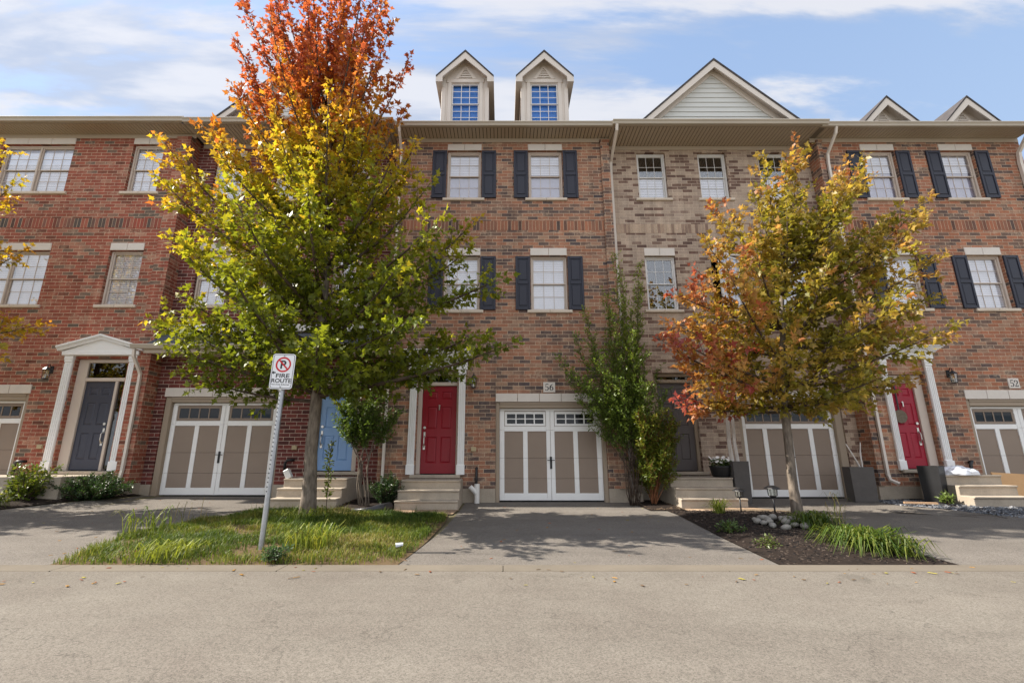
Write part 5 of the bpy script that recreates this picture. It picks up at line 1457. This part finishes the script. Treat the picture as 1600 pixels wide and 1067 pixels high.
# flower pot on the landing
t = thing('flower_pot', 'black round pot of white flowers on the top step by the charcoal door', 'flower pot', (4.92,-.42,.58))
m = MB(); m.lathe(4.92, -.42, [(.15,.582),(.19,.62),(.225,.80),(.235,.83),(.21,.83),(.20,.79)], 20); m.build('pot', M['planterblack'], t, smooth=True)
r = random.Random(5); lv = Leaves(r)
for i in range(420):
    a = r.uniform(0, 2*pi); k = sqrt(r.random())*.22; p = Vector((4.92+k*cos(a), -.42+k*sin(a), .80+r.uniform(0, .16)))
    lv.add(p, (rv(r)+Vector((0,0,.4))).normalized(), rv(r), .055*r.uniform(.7,1.2), jit((.07,.11,.03), r, .3), OVAL)
for i in range(24):
    a = r.uniform(0, 2*pi); k = sqrt(r.random())*.22; c = Vector((4.92+k*cos(a), -.44+k*sin(a), .92+r.uniform(-.03, .09)))
    nn = (Vector((0,-.4,.8))+rv(r)*.5).normalized(); u = nn.orthogonal().normalized(); w = nn.cross(u)
    fl = MB()
    for q in range(9):
        b = 2*pi*q/9; d = u*cos(b)+w*sin(b); s = nn.cross(d)
        fl.face([c, c+d*.03+s*.014+nn*.008, c+d*.05+nn*.014, c+d*.03-s*.014+nn*.008])
    fl.build('flower', M['petal'], t)
lv.build('foliage', M['leafs'], t)
# solar lamps
def lamp(label, x, y, hgt, s=1.0):
    z = gz(x, y)+.05; t = thing('garden_lamp', label, 'garden lamp', (x, y, z), 'solar garden lamps')
    m = MB(); m.tube([(x,y,z-.05),(x,y,z+hgt-.17*s)], .016*s, 8); m.build('stake', M['black'], t, smooth=True)
    m = MB(); m.lathe(x, y, [(.075*s,z+hgt-.17*s),(.085*s,z+hgt-.05*s)], 8); m.build('lens', M['lampglass'], t)
    m = MB(); m.lathe(x, y, [(.05*s,z+hgt-.19*s),(.07*s,z+hgt-.171*s)], 8); m.lathe(x, y, [(.14*s,z+hgt-.048*s),(.13*s,z+hgt-.03*s),(.06*s,z+hgt+.01*s),(.01,z+hgt+.015*s)], 12)
    for k in range(8): a = 2*pi*k/8; m.tube([(x+.077*s*cos(a),y+.077*s*sin(a),z+hgt-.172*s),(x+.087*s*cos(a),y+.087*s*sin(a),z+hgt-.048*s)], .005, 4)
    m.build('cap', M['black'], t)
lamp('black solar garden lamp nearest the smaller maple trunk', 5.02, -2.25, .48)
lamp('smaller solar garden lamp in front of the birch log planter', 4.47, -2.1, .42, .85)
# bag, cardboard, board
t = MB(); r = random.Random(12)
n1, n2 = 44, 18
for j in range(n2+1):
    for i in range(n1):
        a = 2*pi*i/n1; f = j/n2; q = cos(f*pi/2)**.45; wob = 1+.18*mn.noise(Vector((cos(a)*2, sin(a)*2, f*3)))
        t.v.append((10.1+.40*q*wob*cos(a), -.62+.26*q*wob*sin(a), .642+.13*sin(f*pi/2)**.7*(1+.9*mn.noise(Vector((cos(a)*3+7, sin(a)*3, f*4))))))
for j in range(n2):
    for i in range(n1): i2 = (i+1)%n1; t.f.append((j*n1+i, j*n1+i2, (j+1)*n1+i2, (j+1)*n1+i)); t.mi.append(0)
tag(t.build('plastic_bag', M['plastic'], None, (10.1,-.62,.642), smooth=True), 'crumpled white plastic bag lying on the landing by the crimson door', 'bag')
t = thing('cardboard_box', 'flattened cardboard box leaning beside the steps of the crimson door', 'box', (11.3,-.62,.05))
m = MB(); m.box(-.42,.42,-.012,.012,0,.60); m.xform(Matrix.Translation(Vector((11.36,-.62,gz(11.3,-.6)+.02))) @ Matrix.Rotation(radians(-14),4,'X') @ Matrix.Rotation(.06,4,'Y')); m.build('cardboard_sheet', M['cardboard'], t)
m = MB(); m.box(-.42,.42,.02,.045,0,.55); m.xform(Matrix.Translation(Vector((11.46,-.60,gz(11.3,-.6)+.02))) @ Matrix.Rotation(radians(-14),4,'X') @ Matrix.Rotation(.02,4,'Y')); m.build('cardboard_flap', M['cardboard'], t)
m = MB(); m.box(8.55,9.12,-1.0,-.92,.062,.098); m.xform(Matrix.Translation(Vector((8.8,-.95,0))) @ Matrix.Rotation(-.35,4,'Z') @ Matrix.Translation(Vector((-8.8,.95,0)))); tag(m.build('wooden_board', M['wood'], None, (8.8,-.95,.06)), 'weathered wooden board lying on the gravel by the grey planter', 'board')
# round hanging board on the crimson door
t = thing('door_wreath', 'round olive hanging board on the crimson front door', 'door sign', (9.70,.12,1.98))
m = MB(); n = 20
m.prism_y([(9.70+.16*cos(2*pi*i/n), 1.98+.16*sin(2*pi*i/n)) for i in range(n)], .105, .125); m.build('board', M['wreath'], t)
m = MB(); m.bbox(9.685,9.715,.118,.128,2.12,2.80,b=.003); m.build('hanger', M['black'], t)
# black edging and white downspout stub
m = MB(); m.tube([(-2.95,-1.72,.0),(-2.6,-1.78,.02),(-2.42,-1.62,.05),(-2.30,-1.36,.06)], [.045,.06,.075,.075], 10); tag(m.build('garden_edging', M['edging'], None, (-2.6,-1.7,0), smooth=True), 'curled black plastic edging beside the red door steps', 'edging')
m = MB(); m.bbox(-.06,.06,-.05,.05,0,.20,b=.01); m.xform(Matrix.Translation(Vector((-4.62,-.85,.575))) @ Matrix.Rotation(radians(-28),4,'Y')); tag(m.build('white_block', M['pvc'], None, (-4.62,-.85,.57)), 'tilted white plastic piece on the top step by the blue door', 'plastic piece')
m = MB(); m.bbox(2.96,3.22,-.20,.08,.0,.20,b=.03); tag(m.build('splash_block', M['concrete'], None, (3.1,-.05,0)), 'small grey concrete splash block under the downspout by the tall green shrub', 'splash block')
m = MB(); m.tube([(-1.36,-5.0,-.06),(-1.27,-4.98,-.05)], [.03,.022], 7); tag(m.build('litter', M['plastic'], None, (-1.3,-5.0,-.06)), 'small crumpled white litter at the right edge of the lawn', 'litter')

# ================================================================== CAMERA
cam = bpy.data.cameras.new('camera'); co = bpy.data.objects.new('camera', cam); COL.objects.link(co)
co.location = (0, -11.33, 1.03); co.rotation_euler = (radians(90+13.9), 0, 0)
cam.sensor_width = 36; cam.sensor_fit = 'HORIZONTAL'; cam.lens = 726/1600*36; cam.shift_x = 14/1600; cam.clip_end = 2000; cam.clip_start = .05
S.camera = co

# ================================================================== LIGHT
EL, AZ = 42.0, 1.0             # sun from the left (-X), almost parallel to the facade
dv = Vector((-cos(radians(AZ))*cos(radians(EL)), sin(radians(AZ))*cos(radians(EL)), sin(radians(EL))))
sl = bpy.data.lights.new('sun', 'SUN'); so = bpy.data.objects.new('sun', sl); COL.objects.link(so)
sl.energy = 3.8; sl.angle = radians(.5); sl.color = (1, .93, .82)
so.rotation_euler = dv.to_track_quat('Z', 'Y').to_euler(); so.location = (-30, -5, 30)

W = bpy.data.worlds.new('World'); S.world = W; W.use_nodes = True
nt = W.node_tree; nt.nodes.clear()
wo = nt.nodes.new('ShaderNodeOutputWorld'); bg = nt.nodes.new('ShaderNodeBackground'); nt.links.new(bg.outputs[0], wo.inputs[0])
sky = nt.nodes.new('ShaderNodeTexSky'); sky.sky_type = 'NISHITA'; sky.sun_disc = False
sky.sun_elevation = radians(EL)
sky.sun_rotation = math.atan2(dv.x, dv.y)
sky.air_density = 1.0; sky.dust_density = .6; sky.ozone_density = 1.0
bg.inputs[1].default_value = .135
class WN(NT):
    def __init__(self, t): self.t = t
wn = WN(nt)
gen = nt.nodes.new('ShaderNodeTexCoord').outputs['Generated']
sp = wn.n('ShaderNodeSeparateXYZ', ins={0: gen})
zc = wn.math('ADD', wn.math('MAXIMUM', sp.outputs[2], 0.0), .10)
cv = wn.n('ShaderNodeCombineXYZ'); wn.set(cv.inputs[0], wn.math('MULTIPLY', wn.math('DIVIDE', sp.outputs[0], zc), .42)); wn.set(cv.inputs[1], wn.math('MULTIPLY', wn.math('DIVIDE', sp.outputs[1], zc), 1.5)); cv.inputs[2].default_value = 1.3
mp = wn.n('ShaderNodeMapping', ins={0: cv.outputs[0]}); mp.inputs['Location'].default_value = (.9, .35, 0)
n1 = wn.noise(mp.outputs[0], 1.7, 9, .58, .25); n2 = wn.noise(mp.outputs[0], .7, 3, .5)
cl = wn.math('ADD', wn.math('MULTIPLY', n1, .68), wn.math('MULTIPLY', n2, .32))
# bright cloud bank added out of view behind the camera to light the facade
south_fill = wn.smooth(sp.outputs[1], .15, -.55)
cf = wn.smooth(wn.math('ADD', cl, wn.math('MULTIPLY', south_fill, .10)), .500, .565)
# lit tops and greyer bases of the cloud bands
up = wn.n('ShaderNodeVectorMath', operation='ADD', ins={0: mp.outputs[0], 1: (0, -.14, 0)})
n3 = wn.noise(up.outputs[0], 1.7, 5, .55, .25)
top = wn.smooth(wn.math('SUBTRACT', n1, n3), -.04, .08)
ccol = wn.mix(top, (1.55, 1.72, 2.1, 1), (2.45, 2.42, 2.48, 1))
ccol = wn.mix(south_fill, ccol, (3.7, 3.75, 3.85, 1))
haze = wn.smooth(sp.outputs[2], .95, .25, .30, .86)
skc = wn.mix(haze, sky.outputs[0], (1.15, 1.49, 2.02, 1))
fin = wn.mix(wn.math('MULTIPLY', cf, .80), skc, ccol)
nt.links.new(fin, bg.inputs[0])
